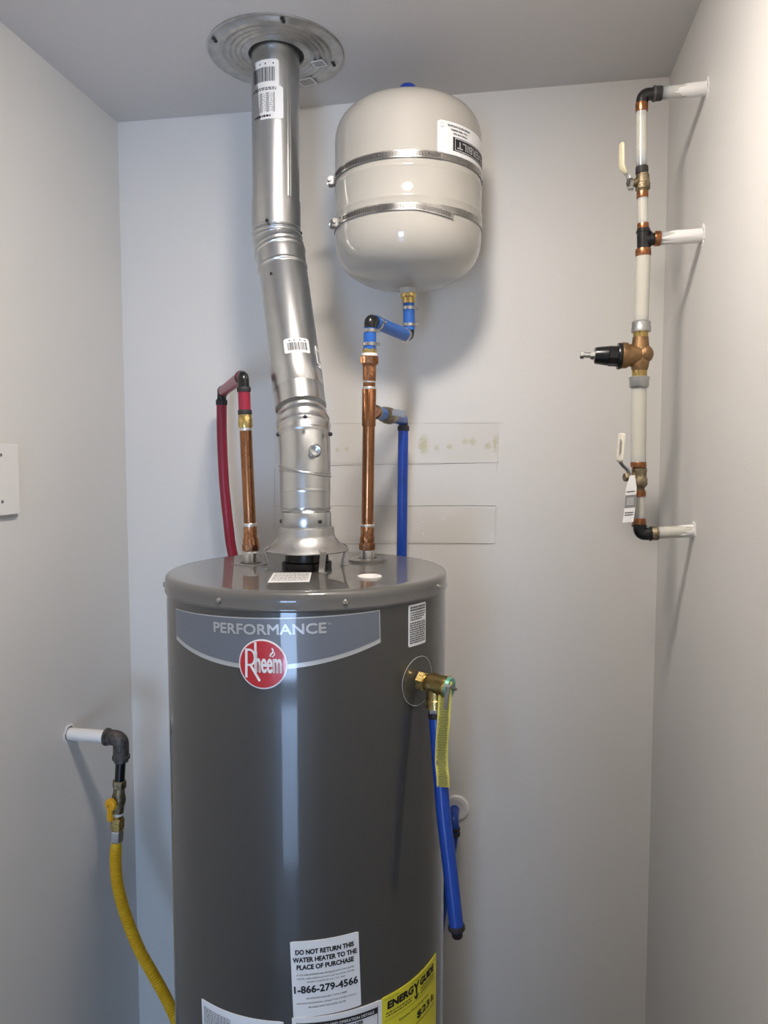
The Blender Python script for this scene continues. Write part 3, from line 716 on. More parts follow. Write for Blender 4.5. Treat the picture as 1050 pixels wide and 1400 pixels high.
tput('label_text', fitted('POTABLE WATER TANK', .034, .0031, .0001), 'ink', .0011, -lx(42)-.017, -.0135, PI)
ix = lx(31.5)
for k, (a, b, c, d) in enumerate(((0, .0185, .0005, .0265), (.0045, .0185, .0050, .0265), (0, .026, .005, .0265), (0, .0185, .005, .0195))): tput('label_icon', rects_mesh([(ix+a, b, ix+c, d)]), 'inkgrey', .0011, 0, 0)

# ---------------------------------------------------------------- fittings helpers for flexible tube
def clampring(c, d, r, parent, w_=.0058, side=V(1, 0, 0)):
    d = d.normalized(); o = Lt('hose_clamp', c-d*w_/2, d, [(0, r), (0, r+.0011), (w_, r+.0011), (w_, r)], 'chrome', parent, 32)
    s = (side-d*side.dot(d)).normalized(); bm = bmesh.new()
    obox(bm, c+s*(r+.0032), s, d, s.cross(d), .0034, w_*.5, .0024, .0006); link('clamp_ear', bm, 'chrome', o); return o
def elbow(name, a, b, c, r, m, parent, rf=.012, lip=True):
    bm = bmesh.new(); tube(bm, fillet([a, b, c], rf), r, 24)
    if lip:
        for p, q in ((a, b), (c, b)):
            d = (q-p).normalized(); lathe(bm, p-d*.0004, d, [(0, r*.9), (0, r*1.13), (.0035, r*1.13), (.0038, r*.9)], 24)
    return link(name, bm, m, parent)

# ---------------------------------------------------------------- cold side: copper riser
Yc = 1.322
def cp(px, py): return at(px, py, Yc)
base = cold_c + V(0, 0, .025)
def cz(py): return cp(502, py).z
def cx_(py):
    t = (py-750)/(490-750); a = cold_c; b = cp(505.3, 490); z = cp(504, py).z
    k = (z-base.z)/(b.z-base.z); return V(base.x+(b.x-base.x)*k, base.y+(b.y-base.y)*k, z)
cold = thing('copper_riser', 'tall copper riser with tee between the heater top and blue tank connector', 'copper pipe', base)
hexnut('union_nut', cx_(753), cx_(743), .0158, 'copperfit', cold, 8)
seglathe('female_adapter', cx_(744), cx_(735), [(0, .0140), (1, .0138)], 'copperfit', cold)
seglathe('coupling', cx_(736), cx_(720), [(0, .0138), (.1, .0128), (1, .0125)], 'copperfit', cold)
ring('solder_joint', cx_(721), cx_(717), .0130, 'solder', cold)
pipe('pipe', cx_(720), cx_(580), .0112, 'copper', cold)
seglathe('tee_body', cx_(583), cx_(531), [(0, .0112), (.01, .0128), (.98, .0128), (1, .0118)], 'copper', cold)
ring('solder_joint', cx_(532.5), cx_(528.5), .0128, 'solder', cold)
pipe('pipe', cx_(531), cx_(519), .0112, 'copper', cold)
ring('solder_joint', cx_(523), cx_(520), .0122, 'solder', cold)
seglathe('male_adapter', cx_(521), cx_(497), [(0, .0122), (.85, .0122), (.9, .0135), (1, .0140)], 'copperfit', cold)
hexnut('adapter_hex', cx_(498), cx_(487), .0172, 'copperfit', cold, 8)
tA = cx_(561); tdir = (at(551, 573, 1.55)-tA).normalized()
seglathe('tee_branch', tA, tA+tdir*.030, [(0, .0118), (.9, .0118), (.95, .0126), (1, .0126)], 'copperfit', cold)
# blue connector to the expansion tank
e1 = cx_(438); conn = thing('tank_connector', 'bright blue clamped tube linking copper riser to the tank bottom', 'tube', cx_(486))
ring('thread_tape', cx_(488), cx_(483), .0138, 'tape', conn)
hexnut('brass_adapter', cx_(484), cx_(476), .0128, 'brass', conn)
t1 = pipe('lower_tube', cx_(478), cx_(449), .0116, 'bluebright', conn)
clampring(cx_(471), V(0, 0, 1), .0116, conn); clampring(cx_(453), V(0, 0, 1), .0116, conn)
bot = at(559.5, 456, TY); top = V(TX+.001, TY, zb_-.010)
tn = at(558.5, 402, TY)
ex = at(559.5, 460, TY+.0)
elbow('elbow_fitting', cx_(452), e1+V(0, 0, .000), e1.lerp(ex, .22), .0108, 'black', conn, .008, False)
dv = (ex-e1).normalized()
p2 = pipe('slanted_tube', e1+dv*.016, ex-dv*.012, .0122, 'bluebright', conn)
clampring(e1+dv*.026, dv, .0122, conn); clampring(ex-dv*.018, dv, .0122, conn, side=V(0, 0, -1))
elbow('elbow_fitting', ex-dv*.018, ex, V(ex.x, ex.y, at(559, 446, TY).z), .0100, 'black', conn, .008, False)
zq = lambda py: V(ex.x-(ex.x-top.x)*(456-py)/60, TY, at(559, py, TY).z)
pipe('upper_tube', zq(452), zq(412), .0116, 'bluebright', conn)
clampring(zq(444.5), V(0, 0, 1), .0116, conn); clampring(zq(421.5), V(0, 0, 1), .0116, conn)
seglathe('brass_adapter', zq(415), zq(401), [(0, .0128), (.55, .0130), (.6, .0155), (.9, .0160), (1, .014)], 'brass', conn)
ring('thread_tape', zq(402), zq(396), .0130, 'tape', conn)
pipe('steel_nipple', zq(398), top, .0118, 'zinc', conn)
# small valve and blue supply tube on the tee
Yb = 1.555; be = at(551.5, 574, Yb); sv = tA+tdir*.032
sup = thing('stub_valve', 'small brass stop valve with flat metal handle on the riser branch', 'valve', sv)
L0 = (be-sv).length; S = lambda t: sv+tdir*(L0*t)
tdir = (be-sv).normalized()
ring('crimp_ring', S(0), S(.06), .0135, 'oldbrass', sup)
pipe('inlet_tube', S(.05), S(.28), .0120, 'bluebright', sup)
seglathe('valve_body', S(.26), S(.60), [(0, .0125), (.1, .0150), (.3, .0150), (.4, .0165), (.7, .0165), (.75, .014), (1, .0135)], 'oldbrass', sup)
pipe('outlet_tube', S(.58), S(.96), .0120, 'blue', sup)
vc = S(.44); hs = vc+V(.01, -.018, .004)
Lt('valve_stem', vc, V(.25, -1, .15), [(0, .006), (.018, .006), (.019, .0085), (.023, .0085), (.0235, .002)], 'copperfit', sup, 8)
bm = bmesh.new(); hp = vc+V(.006, -.022, .004)
obox(bm, hp+V(.019, 0, -.001), V(.98, 0, -.17), V(0, 1, 0), V(.17, 0, .98), .0135, .0014, .0068, .001); obox(bm, hp+V(-.001, 0, .001), V(1, 0, 0), V(0, 1, 0), V(0, 0, 1), .006, .0022, .0045, .001)
link('valve_handle', bm, 'dullsteel', sup)
bl = thing('blue_supply_tube', 'vertical royal blue tube running down the wall behind the water heater', 'tube', at(549, 757, Yb))
elbow('elbow_fitting', be-tdir*.014, be, V(be.x, Yb, at(552, 586, Yb).z), .0100, 'black', bl, .008, False)
ring('crimp_ring', at(551.5, 589, Yb), at(551.5, 582.5, Yb), .0125, 'blackmatte', bl)
bp = at(551.3, 588, Yb); bq = at(549.3, 757, Yb); bz = bp+(bq-bp)*(1.1/(bp.z-bq.z))
pipe('tube', bp, bz, .0110, 'blue', bl)
def printline(a, b, r, side, m, parent, n, seed, w_=.0016):
    rnd = random.Random(seed); d = (b-a); L_ = d.length; d.normalize(); s = (side-d*side.dot(d)).normalized(); t = d.cross(s); bm = bmesh.new(); x = 0
    while x < L_:
        l = rnd.uniform(.002, .006)
        obox(bm, a+d*(x+l/2)+s*(r+.0001), d, s, t, l/2, .0002, w_*rnd.uniform(.5, 1)); x += l+.0018
    return link('pipe_print', bm, m, parent, smooth=False)
printline(at(553, 600, Yb-.01), at(551.5, 700, Yb-.01), .0, V(.2, -1, 0), 'printblue', bl, 1, 3).location.y += -.0006

# ---------------------------------------------------------------- hot side
Yh = 1.30; hb = hot_c+V(0, 0, .025); htop = at(332.5, 512, hot_c.y+.0)
def hx(py, Y=None):
    z = at(338, py, hb.y).z; k = (z-hb.z)/(htop.z-hb.z); return V(hb.x+(htop.x-hb.x)*k, hb.y, z)
hot = thing('copper_pipe', 'short leaning copper pipe with brass adapter left of the flue pipe', 'copper pipe', hb)
hexnut('union_nut', hx(753), hx(743), .0158, 'copperfit', hot, 8)
seglathe('female_adapter', hx(744), hx(735), [(0, .0145), (1, .0138)], 'copperfit', hot)
seglathe('coupling', hx(736), hx(720), [(0, .0135), (.1, .0125), (1, .0122)], 'copperfit', hot)
ring('solder_joint', hx(720), hx(715), .0128, 'solder', hot)
pipe('pipe', hx(718), hx(587), .0110, 'copper', hot)
ring('solder_joint', hx(589), hx(584), .0118, 'solder', hot)
seglathe('brass_adapter', hx(585), hx(567), [(0, .0125), (.08, .0130), (.7, .0130), (.78, .0120), (1, .0120)], 'brass', hot)
rd = thing('red_hot_tube', 'dark red tube looping from the copper pipe down behind the heater', 'tube', at(318, 757, 1.55))
ring('crimp_ring', hx(567), hx(560.5), .0125, 'blackmatte', rd)
pipe('upper_tube', hx(562), hx(530), .0110, 'red', rd)
ring('crimp_ring', hx(536), hx(529.5), .0125, 'blackmatte', rd)
tp = hx(514); re = at(303.5, 536, 1.56); rv = (re-tp).normalized()
elbow('elbow_fitting', hx(531), tp, tp+rv*.022, .0100, 'black', rd, .010)
pipe('sloping_tube', tp+rv*.018, re-rv*.012, .0112, 'red', rd)
ring('crimp_ring', tp+rv*.020, tp+rv*.027, .0124, 'blackmatte', rd); ring('crimp_ring', re-rv*.026, re-rv*.019, .0124, 'blackmatte', rd)
elbow('elbow_fitting', re-rv*.016, re, at(303, 548, 1.56), .0100, 'black', rd, .009)
ring('crimp_ring', at(303, 547, 1.56), at(303, 554, 1.56), .0126, 'blackmatte', rd)
pts = [at(x, y, 1.56) for x, y in ((303, 552), (303.5, 600), (306.5, 660), (312, 715), (318, 757))]
pts += [pts[-1]+V(.03, .005, -.13), pts[-1]+V(.075, .005, -.30), pts[-1]+V(.10, .0, -.5)]
bm = bmesh.new(); tube(bm, spline(pts, 10), .0112, 24); link('tube', bm, 'red', rd)

# ---------------------------------------------------------------- relief valve, tag and discharge tube
td = V(math.sin(R_(TPT)), -math.cos(R_(TPT)), 0); tt = V(math.cos(R_(TPT)), math.sin(R_(TPT)), 0)
vo = polar(TPT, HR, TPZ+.001)
vdir = V(.93, -.37, -.06).normalized()
rel = thing('relief_valve', 'brass temperature and pressure relief valve on the side of the heater', 'valve', vo)
hexnut('inlet_hex', vo+vdir*.001, vo+vdir*.014, .0155, 'brass', rel)
seglathe('valve_body', vo+vdir*.013, vo+vdir*.052, [(0, .0120), (.1, .0140), (.25, .0165), (.85, .0165), (.9, .0175), (1, .0175)], 'brass', rel)
vc = vo+vdir*.030; ddn = V(.02, 0, -1).normalized()
seglathe('outlet', vc, vc+ddn*.036, [(0, .0145), (.6, .0140), (.65, .0155), (1, .0155)], 'brass', rel)
seglathe('green_disc', vo+vdir*.052, vo+vdir*.0585, [(0, .0165), (.8, .0155), (1, .012)], 'green', rel)
lv = vo+vdir*.062
bm = bmesh.new(); la, lb_ = at(612.5, 938, lv.y-.013), at(608.5, 969, lv.y-.020); lax = (lb_-la).normalized(); lside = lax.cross(V(.3, -1, 0)).normalized()
obox(bm, (la+lb_)/2, lax, lside, lax.cross(lside), (lb_-la).length/2, .0030, .0014, .001); obox(bm, la.lerp(lv, .5), (la-lv).normalized(), lside, (la-lv).normalized().cross(lside), (la-lv).length/2+.002, .0045, .0035, .001); link('test_lever', bm, 'dullsteel', rel)
# tag
def strip(name, pts, w_, wdir, m, parent, th=.0005):
    bm = bmesh.new(); P = spline(pts, 8); rows = []
    for i, p in enumerate(P):
        t = (P[min(i+1, len(P)-1)]-P[max(i-1, 0)]).normalized(); n = t.cross(wdir).normalized(); wd = w_ if not callable(w_) else w_(i/(len(P)-1))
        rows.append([bm.verts.new(p-wdir*wd/2+n*th/2), bm.verts.new(p+wdir*wd/2+n*th/2), bm.verts.new(p+wdir*wd/2-n*th/2), bm.verts.new(p-wdir*wd/2-n*th/2)])
    for A, B in zip(rows, rows[1:]):
        for k in range(4): bm.faces.new((A[k], A[(k+1) % 4], B[(k+1) % 4], B[k]))
    bm.faces.new(rows[0]); bm.faces.new(rows[-1][::-1])
    return link(name, bm, m, parent), P
YT = lv.y-.008
tpts = [at(x, y, YT+dy) for x, y, dy in ((609, 932, .004), (608, 955, .0), (606.5, 985, -.004), (604.5, 1012, -.002), (603.5, 1040, .0), (605.5, 1062, -.004), (606, 1076, -.004))]
wt, TP_ = strip('warning_tag', tpts, .0205, V(.97, -.2, .10).normalized(), 'tagyellow', None)
tag(wt, 'long yellow printed warning tag hanging from the relief valve lever', 'tag')
bm = bmesh.new(); wd = V(.97, -.2, .10).normalized(); rnd = random.Random(3)
Ls = 0
for i in range(5, len(TP_)-1):
    p0, p1 = TP_[i], TP_[i+1]; L1 = (p1-p0).length; k = 0
    while k < L1:
        p = p0.lerp(p1, k/L1); t = (p1-p0).normalized(); n = t.cross(wd).normalized()
        if n.y > 0: n = -n
        l = rnd.uniform(.6, .92)*.0178/2; obox(bm, p+n*.00045, wd, n, wd.cross(n), l, .0001, .00042); k += .00175
tp_ = link('tag_print', bm, 'olive', wt, smooth=False); tp_['kind'] = 'stuff'
dis = thing('discharge_tube', 'royal blue capped discharge tube hanging from the relief valve', 'tube', vc+ddn*.05)
q0 = vc+ddn*.034
ring('thread_tape', q0, q0+ddn*.004, .0120, 'tape', dis); hexnut('adapter_nut', q0+ddn*.003, q0+ddn*.012, .0118, 'zinc', dis)
q1 = q0+ddn*.010
q2 = at(624.5, 1272, 1.075); mid_ = q1.lerp(q2, .5)+V(-.003, 0, 0)
bm = bmesh.new(); pth = spline([q1, q1.lerp(q2, .25)+V(-.002, 0, 0), mid_, q1.lerp(q2, .75)+V(-.001, 0, 0), q2], 8); tube(bm, pth, .0112, 28); link('tube', bm, 'blue', dis)
dd = (q2-q1).normalized()
ring('crimp_ring', q1+dd*.001, q1+dd*.009, .0122, 'blackmatte', dis)
ring('crimp_ring', q2-dd*.008, q2-dd*.001, .0130, 'blackmatte', dis)
Lt('end_cap', q2-dd*.002, dd, [(0, .0105), (.003, .0105), (.0035, .0088), (.011, .0085), (.013, .007), (.0135, .001)], 'black', dis, 24)
printline(q1.lerp(q2, .36)+V(-.0032, -.0093, 0), q1.lerp(q2, .93)+V(-.0028, -.0093, 0), .0003, V(-.3, -1, 0), 'printblue', dis, 1, 8, .0018)
# wall escutcheon with tube behind
we = at(624, 1104, YB)
esc = thing('wall_escutcheon', 'round white wall escutcheon with blue tube elbow beside the heater', 'escutcheon', we)
bm = bmesh.new(); lathe(bm, we, V(0, -1, 0), [(0, .030), (.002, .030), (.005, .027), (.006, .018), (.004, .014)], 40, wob=lambda t, a: 1); link('flange', bm, 'white', esc)
ez = at(622, 1108, YB-.05)
bm = bmesh.new(); tube(bm, fillet([we+V(-.004, -.003, -.004), V(we.x-.004, 1.592, we.z-.004), V(we.x-.001, 1.592, we.z-.03)], .014), .0115, 24); link('tube_elbow', bm, 'blue', esc)
ring('crimp_ring', V(we.x-.001, 1.592, we.z-.030), V(we.x-.001, 1.592, we.z-.022), .0130, 'blackmatte', esc)
ring('crimp_ring', V(we.x-.001, 1.592, we.z-.041), V(we.x-.001, 1.592, we.z-.034), .0130, 'blackmatte', esc)
pipe('tube', V(we.x-.001, 1.592, we.z-.029), V(we.x-.12, 1.575, we.z-.9), .0112, 'blue', esc)

# ---------------------------------------------------------------- gas line on the left wall
Yg = 1.38
ga = atX(92, 1003, XL); ga = V(XL, Yg, at(92, 1003, Yg).z)
gi = thing('iron_gas_stub', 'painted gas pipe stub with black iron elbow on the left wall', 'gas pipe', ga)
gb = at(165.5, 1009.5, Yg); gcn = at(165.5, 1036, Yg)
hole(ga, V(1, 0, 0), .0130, wall_left, 2)
g1 = at(147, 1007.5, Yg)
st_ = seglathe('pipe_stub', ga+V(-.02, 0, 0), g1, [(0, .0132), (1, .0132)], 'paint', gi)
bm = bmesh.new()
p3 = at(166, 1022, Yg)
tube(bm, fillet([at(146, 1007.5, Yg), gb, at(165.5, 1034, Yg)], .024, 12), .0160, 32)
lathe(bm, at(144.5, 1007.3, Yg), V(1, 0, -.02), [(0, .014), (0, .0178), (.006, .0182), (.0075, .016)], 32)
lathe(bm, at(165.7, 1037, Yg), V(0, 0, 1), [(0, .014), (0, .0178), (.006, .0182), (.0075, .016)], 32)
link('iron_elbow', bm, 'iron', gi)
gx = lambda py: at(165.3-(py-1037)*.055, py, Yg)
hexnut('bushing_hex', gx(1041.5), gx(1037), .0155, 'iron', gi)
pipe('black_nipple', gx(1067), gx(1040), .0102, 'black', gi)
gv = thing('gas_valve', 'brass gas shutoff valve with yellow lever handle above yellow hose', 'valve', gx(1133))
hexnut('inlet_hex', gx(1077), gx(1066.5), .0142, 'oldbrass', gv)
seglathe('valve_body', gx(1112), gx(1075), [(0, .0115), (.1, .0120), (.25, .0120), (.35, .0138), (.5, .0150), (.65, .0138), (.75, .0120), (1, .0115)], 'oldbrass', gv)
ring('thread_tape', gx(1114), gx(1110), .0118, 'tape', gv)
hexnut('flare_adapter', gx(1134), gx(1117), .0145, 'brass', gv); ring('adapter_collar', gx(1118), gx(1111), .0115, 'brass', gv)
gh = gx(1094)+V(-.004, -.018, 0); hd = V(-.32, -1, 0).normalized()
seglathe('valve_stem', gx(1094), gh, [(0, .008), (1, .008)], 'oldbrass', gv)
yh = Lt('lever_handle', gh-hd*.001, hd, [(0, .0115), (.001, .0130), (.008, .0130), (.010, .011), (.010, .001)], 'yhandle', gv, 32)
bm = bmesh.new(); tg = V(1, -.32, 0).normalized(); obox(bm, gh+hd*.007+V(0, 0, -.014), tg, hd, V(0, 0, 1), .0058, .0042, .020, .002); link('lever_blade', bm, 'yhandle', yh)
Lt('handle_screw', gh+hd*.0105, hd, [(0, .003), (.0015, .0025), (.0015, .0003)], 'brass', yh, 12)
hexnut('flare_nut', gx(1150), gx(1134), .0140, 'zinc', gv)
# corrugated hose
hpts = [gx(1149), at(158, 1180, Yg), at(162, 1215, Yg+.002), at(172.5, 1253, Yg+.005), at(190, 1297, Yg+.01), at(211, 1335, Yg+.015), at(229, 1368, Yg+.02), at(243, 1400, Yg+.02)]
e = hpts[-1]; hpts += [e+V(.012, .005, -.06), e+V(.010, .005, -.14), V(e.x, e.y, .10)]
ctr = spline(hpts, 30); s = [0]
for a, b in zip(ctr, ctr[1:]): s.append(s[-1]+(b-a).length)
P = []; Rr = []; N = int(s[-1]/.00085); j = 0
for k in range(N+1):
    d = s[-1]*k/N
    while j < len(s)-2 and s[j+1] < d: j += 1
    P.append(ctr[j].lerp(ctr[j+1], (d-s[j])/max(1e-9, s[j+1]-s[j])))
    Rr.append(.0108 if d < .014 else .0124-.0036*(1-abs(math.sin(PI*d/.0052)))**1.2)
bm = bmesh.new(); tube(bm, P, Rr, 24); gho = link('gas_hose', bm, 'hose', ang=50)
tag(gho, 'yellow corrugated flexible gas hose curving down behind the water heater', 'hose')

# ---------------------------------------------------------------- valve manifold on the right
Yr = 1.335
def m_(px, py): return at(px, py, Yr)
k_ = 1/rad(m_(877, 400), 1)      # pixels per metre
def rp(px, py=400): return rad(m_(877, py), px)
def mline(name, x0, y0, x1, y1, r, m, par, seg=28): return pipe(name, m_(x0, y0), m_(x1, y1), rp(r, (y0+y1)/2), m, par, seg)
def crimp(x, y0, y1, r, par, m='crimp'): return ring('crimp_ring', m_(x, y1), m_(x, y0), rp(r, y0), m, par)
hy = lambda x, y: m_(x, y)
def pexpipe(label, loc): return thing('milky_pipe', label, 'pipe', loc)
def stub(label, xa, ya, xw, yw, r, paint_from, seed, crimpx=None, pm='pexh'):
    wp = m_(xw, yw); wp = V(XR, Yr, wp.z); a = m_(xa, ya); t = pexpipe(label, wp)
    d = wp-a; pipe('pipe', a, wp+d.normalized()*.02, rp(r, ya), pm, t)
    L_ = d.length; f0 = (m_(paint_from, ya)-a).length/L_; rnd = random.Random(seed)
    rr = rp(r, ya)
    bm = bmesh.new(); u, v, dn_ = frame(d); n = 28; A = []; B = []
    for k in range(n):
        an = 2*PI*k/n; o = u*math.cos(an)+v*math.sin(an); j = rnd.uniform(-.012, .012)+.010*math.sin(an*2+seed)
        A.append(bm.verts.new(a+d*(f0)+dn_*j+o*(rr+.0002))); B.append(bm.verts.new(a+d*(f0+.05)+dn_*j*.6+o*(rr+.0009)))
    E2 = [bm.verts.new(wp+(u*math.cos(2*PI*k/n)+v*math.sin(2*PI*k/n))*(rr+.0012)) for k in range(n)]
    for P_, Q_ in ((A, B), (B, E2)):
        for k in range(n): bm.faces.new((P_[k], P_[(k+1) % n], Q_[(k+1) % n], Q_[k]))
    link('peeling_paint', bm, 'paint', t)
    if crimpx: ring('crimp_ring', m_(crimpx[0], ya), m_(crimpx[1], ya-.3), rr+.0018, crimpx[2], t)
    hole(wp, V(-1, 0, 0), rr, wall_right, seed)
    return t
ex1 = m_(880.5, 128.5)
stub('topmost milky pipe stub entering the right wall near the ceiling', 904, 127.5, 967, 121, 8.3, 935, 11)
el = thing('pipe_elbow', 'black plastic pipe elbow at the top corner near the ceiling', 'fitting', m_(877, 143))
bm = bmesh.new(); tube(bm, fillet([m_(877.5, 146), m_(878.5, 129.5), m_(897, 128)], .010), rp(8), 24); link('elbow_body', bm, 'black', el)
ring('crimp_ring', m_(892, 128.3), m_(905, 127.4), rp(9.3), 'blackmatte', el)
bm = bmesh.new(); lathe(bm, m_(893, 128.3), V(1, 0, 0), [(0, rp(8)), (0, rp(10)), (.0035, rp(10)), (.0035, rp(8))], 28); link('clamp_lip', bm, 'iron', el)
ur = pexpipe('uppermost vertical milky pipe between black elbow and valve', m_(877.5, 230))
mline('pipe', 877, 230, 877, 145, 7.2, 'pex', ur); crimp(877.3, 141, 153, 8.4, ur); crimp(877.6, 228, 238, 8.4, ur, 'blackmatte')
# valves
def ballvalve(label, name_loc, body, stemdir, matb):
    t = thing('ball_valve', label, 'valve', m_(*name_loc)); return t
v1 = ballvalve('upper ball valve with slim yellowed lever handle', (879, 262), None, None, None)
vx = 878.6
bm = bmesh.new(); a = m_(vx, 263); b = m_(vx, 237); l = (b-a).length
lathe(bm, a, b-a, [(0, rp(7)), (0, rp(7.5)), (l*.12, rp(8)), (l*.15, rp(9.8)), (l*.45, rp(10)), (l*.5, rp(9)), (l*.62, rp(9.3)), (l*.85, rp(8.8)), (l, rp(7.5)), (l, rp(6))], 16); link('valve_body', bm, 'oldbrass', v1)
def lever(t, c, stem_px, steel, sleeve, sm, wid, th=.0026, swid=.0085):
    """stem then bent steel lever with a dipped sleeve; points in pixels at a plane in front"""
    Yl = Yr-.006
    sd = m_(*stem_px)-c; sd.y -= .008
    seglathe('valve_stem', c, c+sd, [(0, .0075), (.55, .0075), (.56, .0060), (1, .0058)], 'oldbrass', t, 16)
    seglathe('stem_nut', c+sd*.90, c+sd*1.22, [(0, .0078), (.8, .0080), (1, .007)], 'oldbrass' if sm == 'cream2' else 'chrome', t, 6)
    P = [at(x, y, Yl-.002) for x, y in steel]
    s_, _ = strip_flat('lever_arm', P, swid, th, 'zinc', t)
    P = [at(x, y, Yl-.003) for x, y in sleeve]
    strip_flat('handle_sleeve', P, wid, .0042, sm, s_, True)
def strip_flat(name, P, w_, th, m, parent, rnd_=False):
    bm = bmesh.new(); Q = spline(P, 6) if len(P) > 2 else [P[0].lerp(P[1], k/8) for k in range(9)]; n = len(Q); rings = []
    for i, p in enumerate(Q):
        t = (Q[min(i+1, n-1)]-Q[max(i-1, 0)]).normalized(); wdir = V(0.75, -.66, 0); wdir = (wdir-t*wdir.dot(t)).normalized(); nn = t.cross(wdir)
        e = i/(n-1); sc_ = 1
        if rnd_: sc_ = min(1, math.sqrt(max(.15, 1-((e-.5)*2)**8)))
        rings.append([bm.verts.new(p+wdir*w_/2*sc_*math.cos(a)*1.0+nn*th/2*sc_*math.sin(a)) for a in [2*PI*k/12 for k in range(12)]])
    for A, B in zip(rings, rings[1:]):
        for k in range(12): bm.faces.new((A[k], A[(k+1) % 12], B[(k+1) % 12], B[k]))
    bm.faces.new(rings[0][::-1]); bm.faces.new(rings[-1]); return link(name, bm, m, parent, ang=60), Q
lever(v1, m_(876, 250), (861, 252), [(866, 259), (861, 257.5), (860, 250), (859, 241), (855, 236), (851, 231)], [(856, 237), (850.5, 228), (850, 215), (850, 203), (850.5, 194.5)], 'cream', .0115)
crimp(878.4, 262, 271, 7.8, v1)
sp = pexpipe('short milky pipe between upper valve and black tee', m_(879, 312))
mline('pipe', 878.9, 313, 878.7, 266, 6.8, 'pex', sp); crimp(879.2, 305.5, 315, 7.8, sp)
te = thing('pipe_tee', 'black plastic pipe tee between the two valves', 'fitting', m_(880, 340))
bm = bmesh.new(); tube(bm, [m_(879.8, 343), m_(879.6, 313)], rp(8.6), 24); tube(bm, [m_(880, 327.5), m_(898, 326.8)], rp(8.2), 24)
lathe(bm, m_(879.7, 318), V(0, 0, 1), [(0, rp(8)), (0, rp(9.8)), (.002, rp(9.8)), (.002, rp(8))], 24); lathe(bm, m_(888, 327), V(1, 0, 0), [(0, rp(8)), (0, rp(10)), (.003, rp(10)), (.003, rp(8))], 24)
link('tee_body', bm, 'black', te)
stub('middle milky pipe stub painted white from black tee to right wall', 896, 326.3, 963, 322, 8.6, 916, 12, (894.5, 903, 'crimp'))
lr = pexpipe('long milky pipe between black tee and bronze pressure regulator', m_(877, 440))
mline('pipe', 879.5, 342, 876.5, 443, 9.6, 'pexlong', lr); crimp(879.3, 340.5, 350.5, 10.4, lr)
# pressure regulator
prv = thing('pressure_regulator', 'bronze water pressure regulator with black bell and adjusting bolt', 'regulator', m_(874, 528))
def MS(nm, pts, m, seg=32): 
    a = m_(*pts[0][:2]); b = m_(*pts[-1][:2]); d = b-a; l2 = d.dot(d)
    return Lt(nm, a, d, [((m_(x, y)-a).dot(d)/math.sqrt(l2), rp(r, y)) for x, y, r in pts], m, prv, seg)
MS('upper_union_ring', [(876.5, 454, 10), (876.5, 454, 13), (876.5, 449, 13.2), (876.5, 447, 12.5), (876.6, 440.5, 12.5), (876.6, 439.5, 11.5), (876.6, 438.5, 9.8)], 'galvdull')
MS('brass_neck', [(875.5, 463, 10), (876, 452, 10)], 'brass')
MS('body', [(874.3, 508, 9.5), (874.6, 504, 11), (874.8, 500, 11.8), (875, 494, 12.6), (875, 486, 12.8), (875.3, 478, 12.4), (875.5, 470, 11.2), (875.8, 461, 10.5)], 'bronze', 36)
Lt('body_boss', m_(882, 484.5)+V(0, -.004, 0), V(.8, -.6, 0), [(-.012, rp(13)), (.002, rp(12)), (.008, rp(9.5)), (.011, rp(6)), (.0115, rp(1))], 'bronze', prv, 28)
MS('bonnet', [(877, 486, 11), (875, 486, 14.2), (873, 486, 15), (860, 486, 15.2), (858.5, 486, 16.2), (857, 486, 17.4), (850, 486, 17.8), (848.5, 486, 15)], 'bronze', 36)
hexnut('black_bell', m_(847, 487), m_(831, 486.6), rp(14.2), 'black', prv, 10)
MS('bell_cap', [(831, 486.6, 13.5), (815, 486, 11.5), (813.5, 486, 11), (813, 486, 10)], 'black', 16)
MS('bell_flange', [(848.5, 487, 18), (846, 487, 18.3), (844, 487, 17.5)], 'black', 36)
MS('cap_washer', [(813.5, 486, 9.5), (812, 486, 9.5)], 'zinc')
MS('adjusting_bolt', [(813, 486, 4), (798, 485.5, 3.6)], 'zinc', 14)
hexnut('bolt_nut', m_(812, 486), m_(807, 485.8), rp(6), 'zinc', prv); hexnut('bolt_head', m_(798.5, 485.5), m_(793, 485.3), rp(5.6), 'zinc', prv)
MS('brass_neck', [(874, 516, 10), (874.3, 505, 10)], 'brass')
MS('lower_union_ring', [(873.6, 531, 10), (873.6, 530, 12), (873.7, 528, 13), (873.8, 521, 13), (873.8, 519, 13.6), (873.9, 515.5, 13.6), (873.9, 514.5, 10)], 'galvdull')
ll = pexpipe('long milky pipe between bronze regulator and lower valve', m_(872.5, 633))
mline('pipe', 873.5, 527, 872.6, 635, 10, 'pexlong', ll); crimp(872.8, 631.5, 639, 10.6, ll)
v2 = ballvalve('lower ball valve with stubby cream lever handle', (874.5, 670), None, None, None)
bm = bmesh.new(); a = m_(874.8, 671); b = m_(873.8, 638.5); l = (b-a).length
lathe(bm, a, b-a, [(0, rp(6.5)), (l*.12, rp(6.8)), (l*.18, rp(9)), (l*.26, rp(10.6)), (l*.5, rp(10.8)), (l*.55, rp(9.6)), (l*.75, rp(9.8)), (l*.8, rp(10.5)), (l*.93, rp(10.3)), (l, rp(8))], 16); link('valve_body', bm, 'oldbrass', v2)
lever(v2, m_(872, 652), (856, 652.5), [(862, 659), (861, 650), (858, 643), (852, 637), (847, 630)], [(849, 632), (847.5, 626), (848.5, 610), (850, 597), (850.5, 592)], 'cream2', .0150)
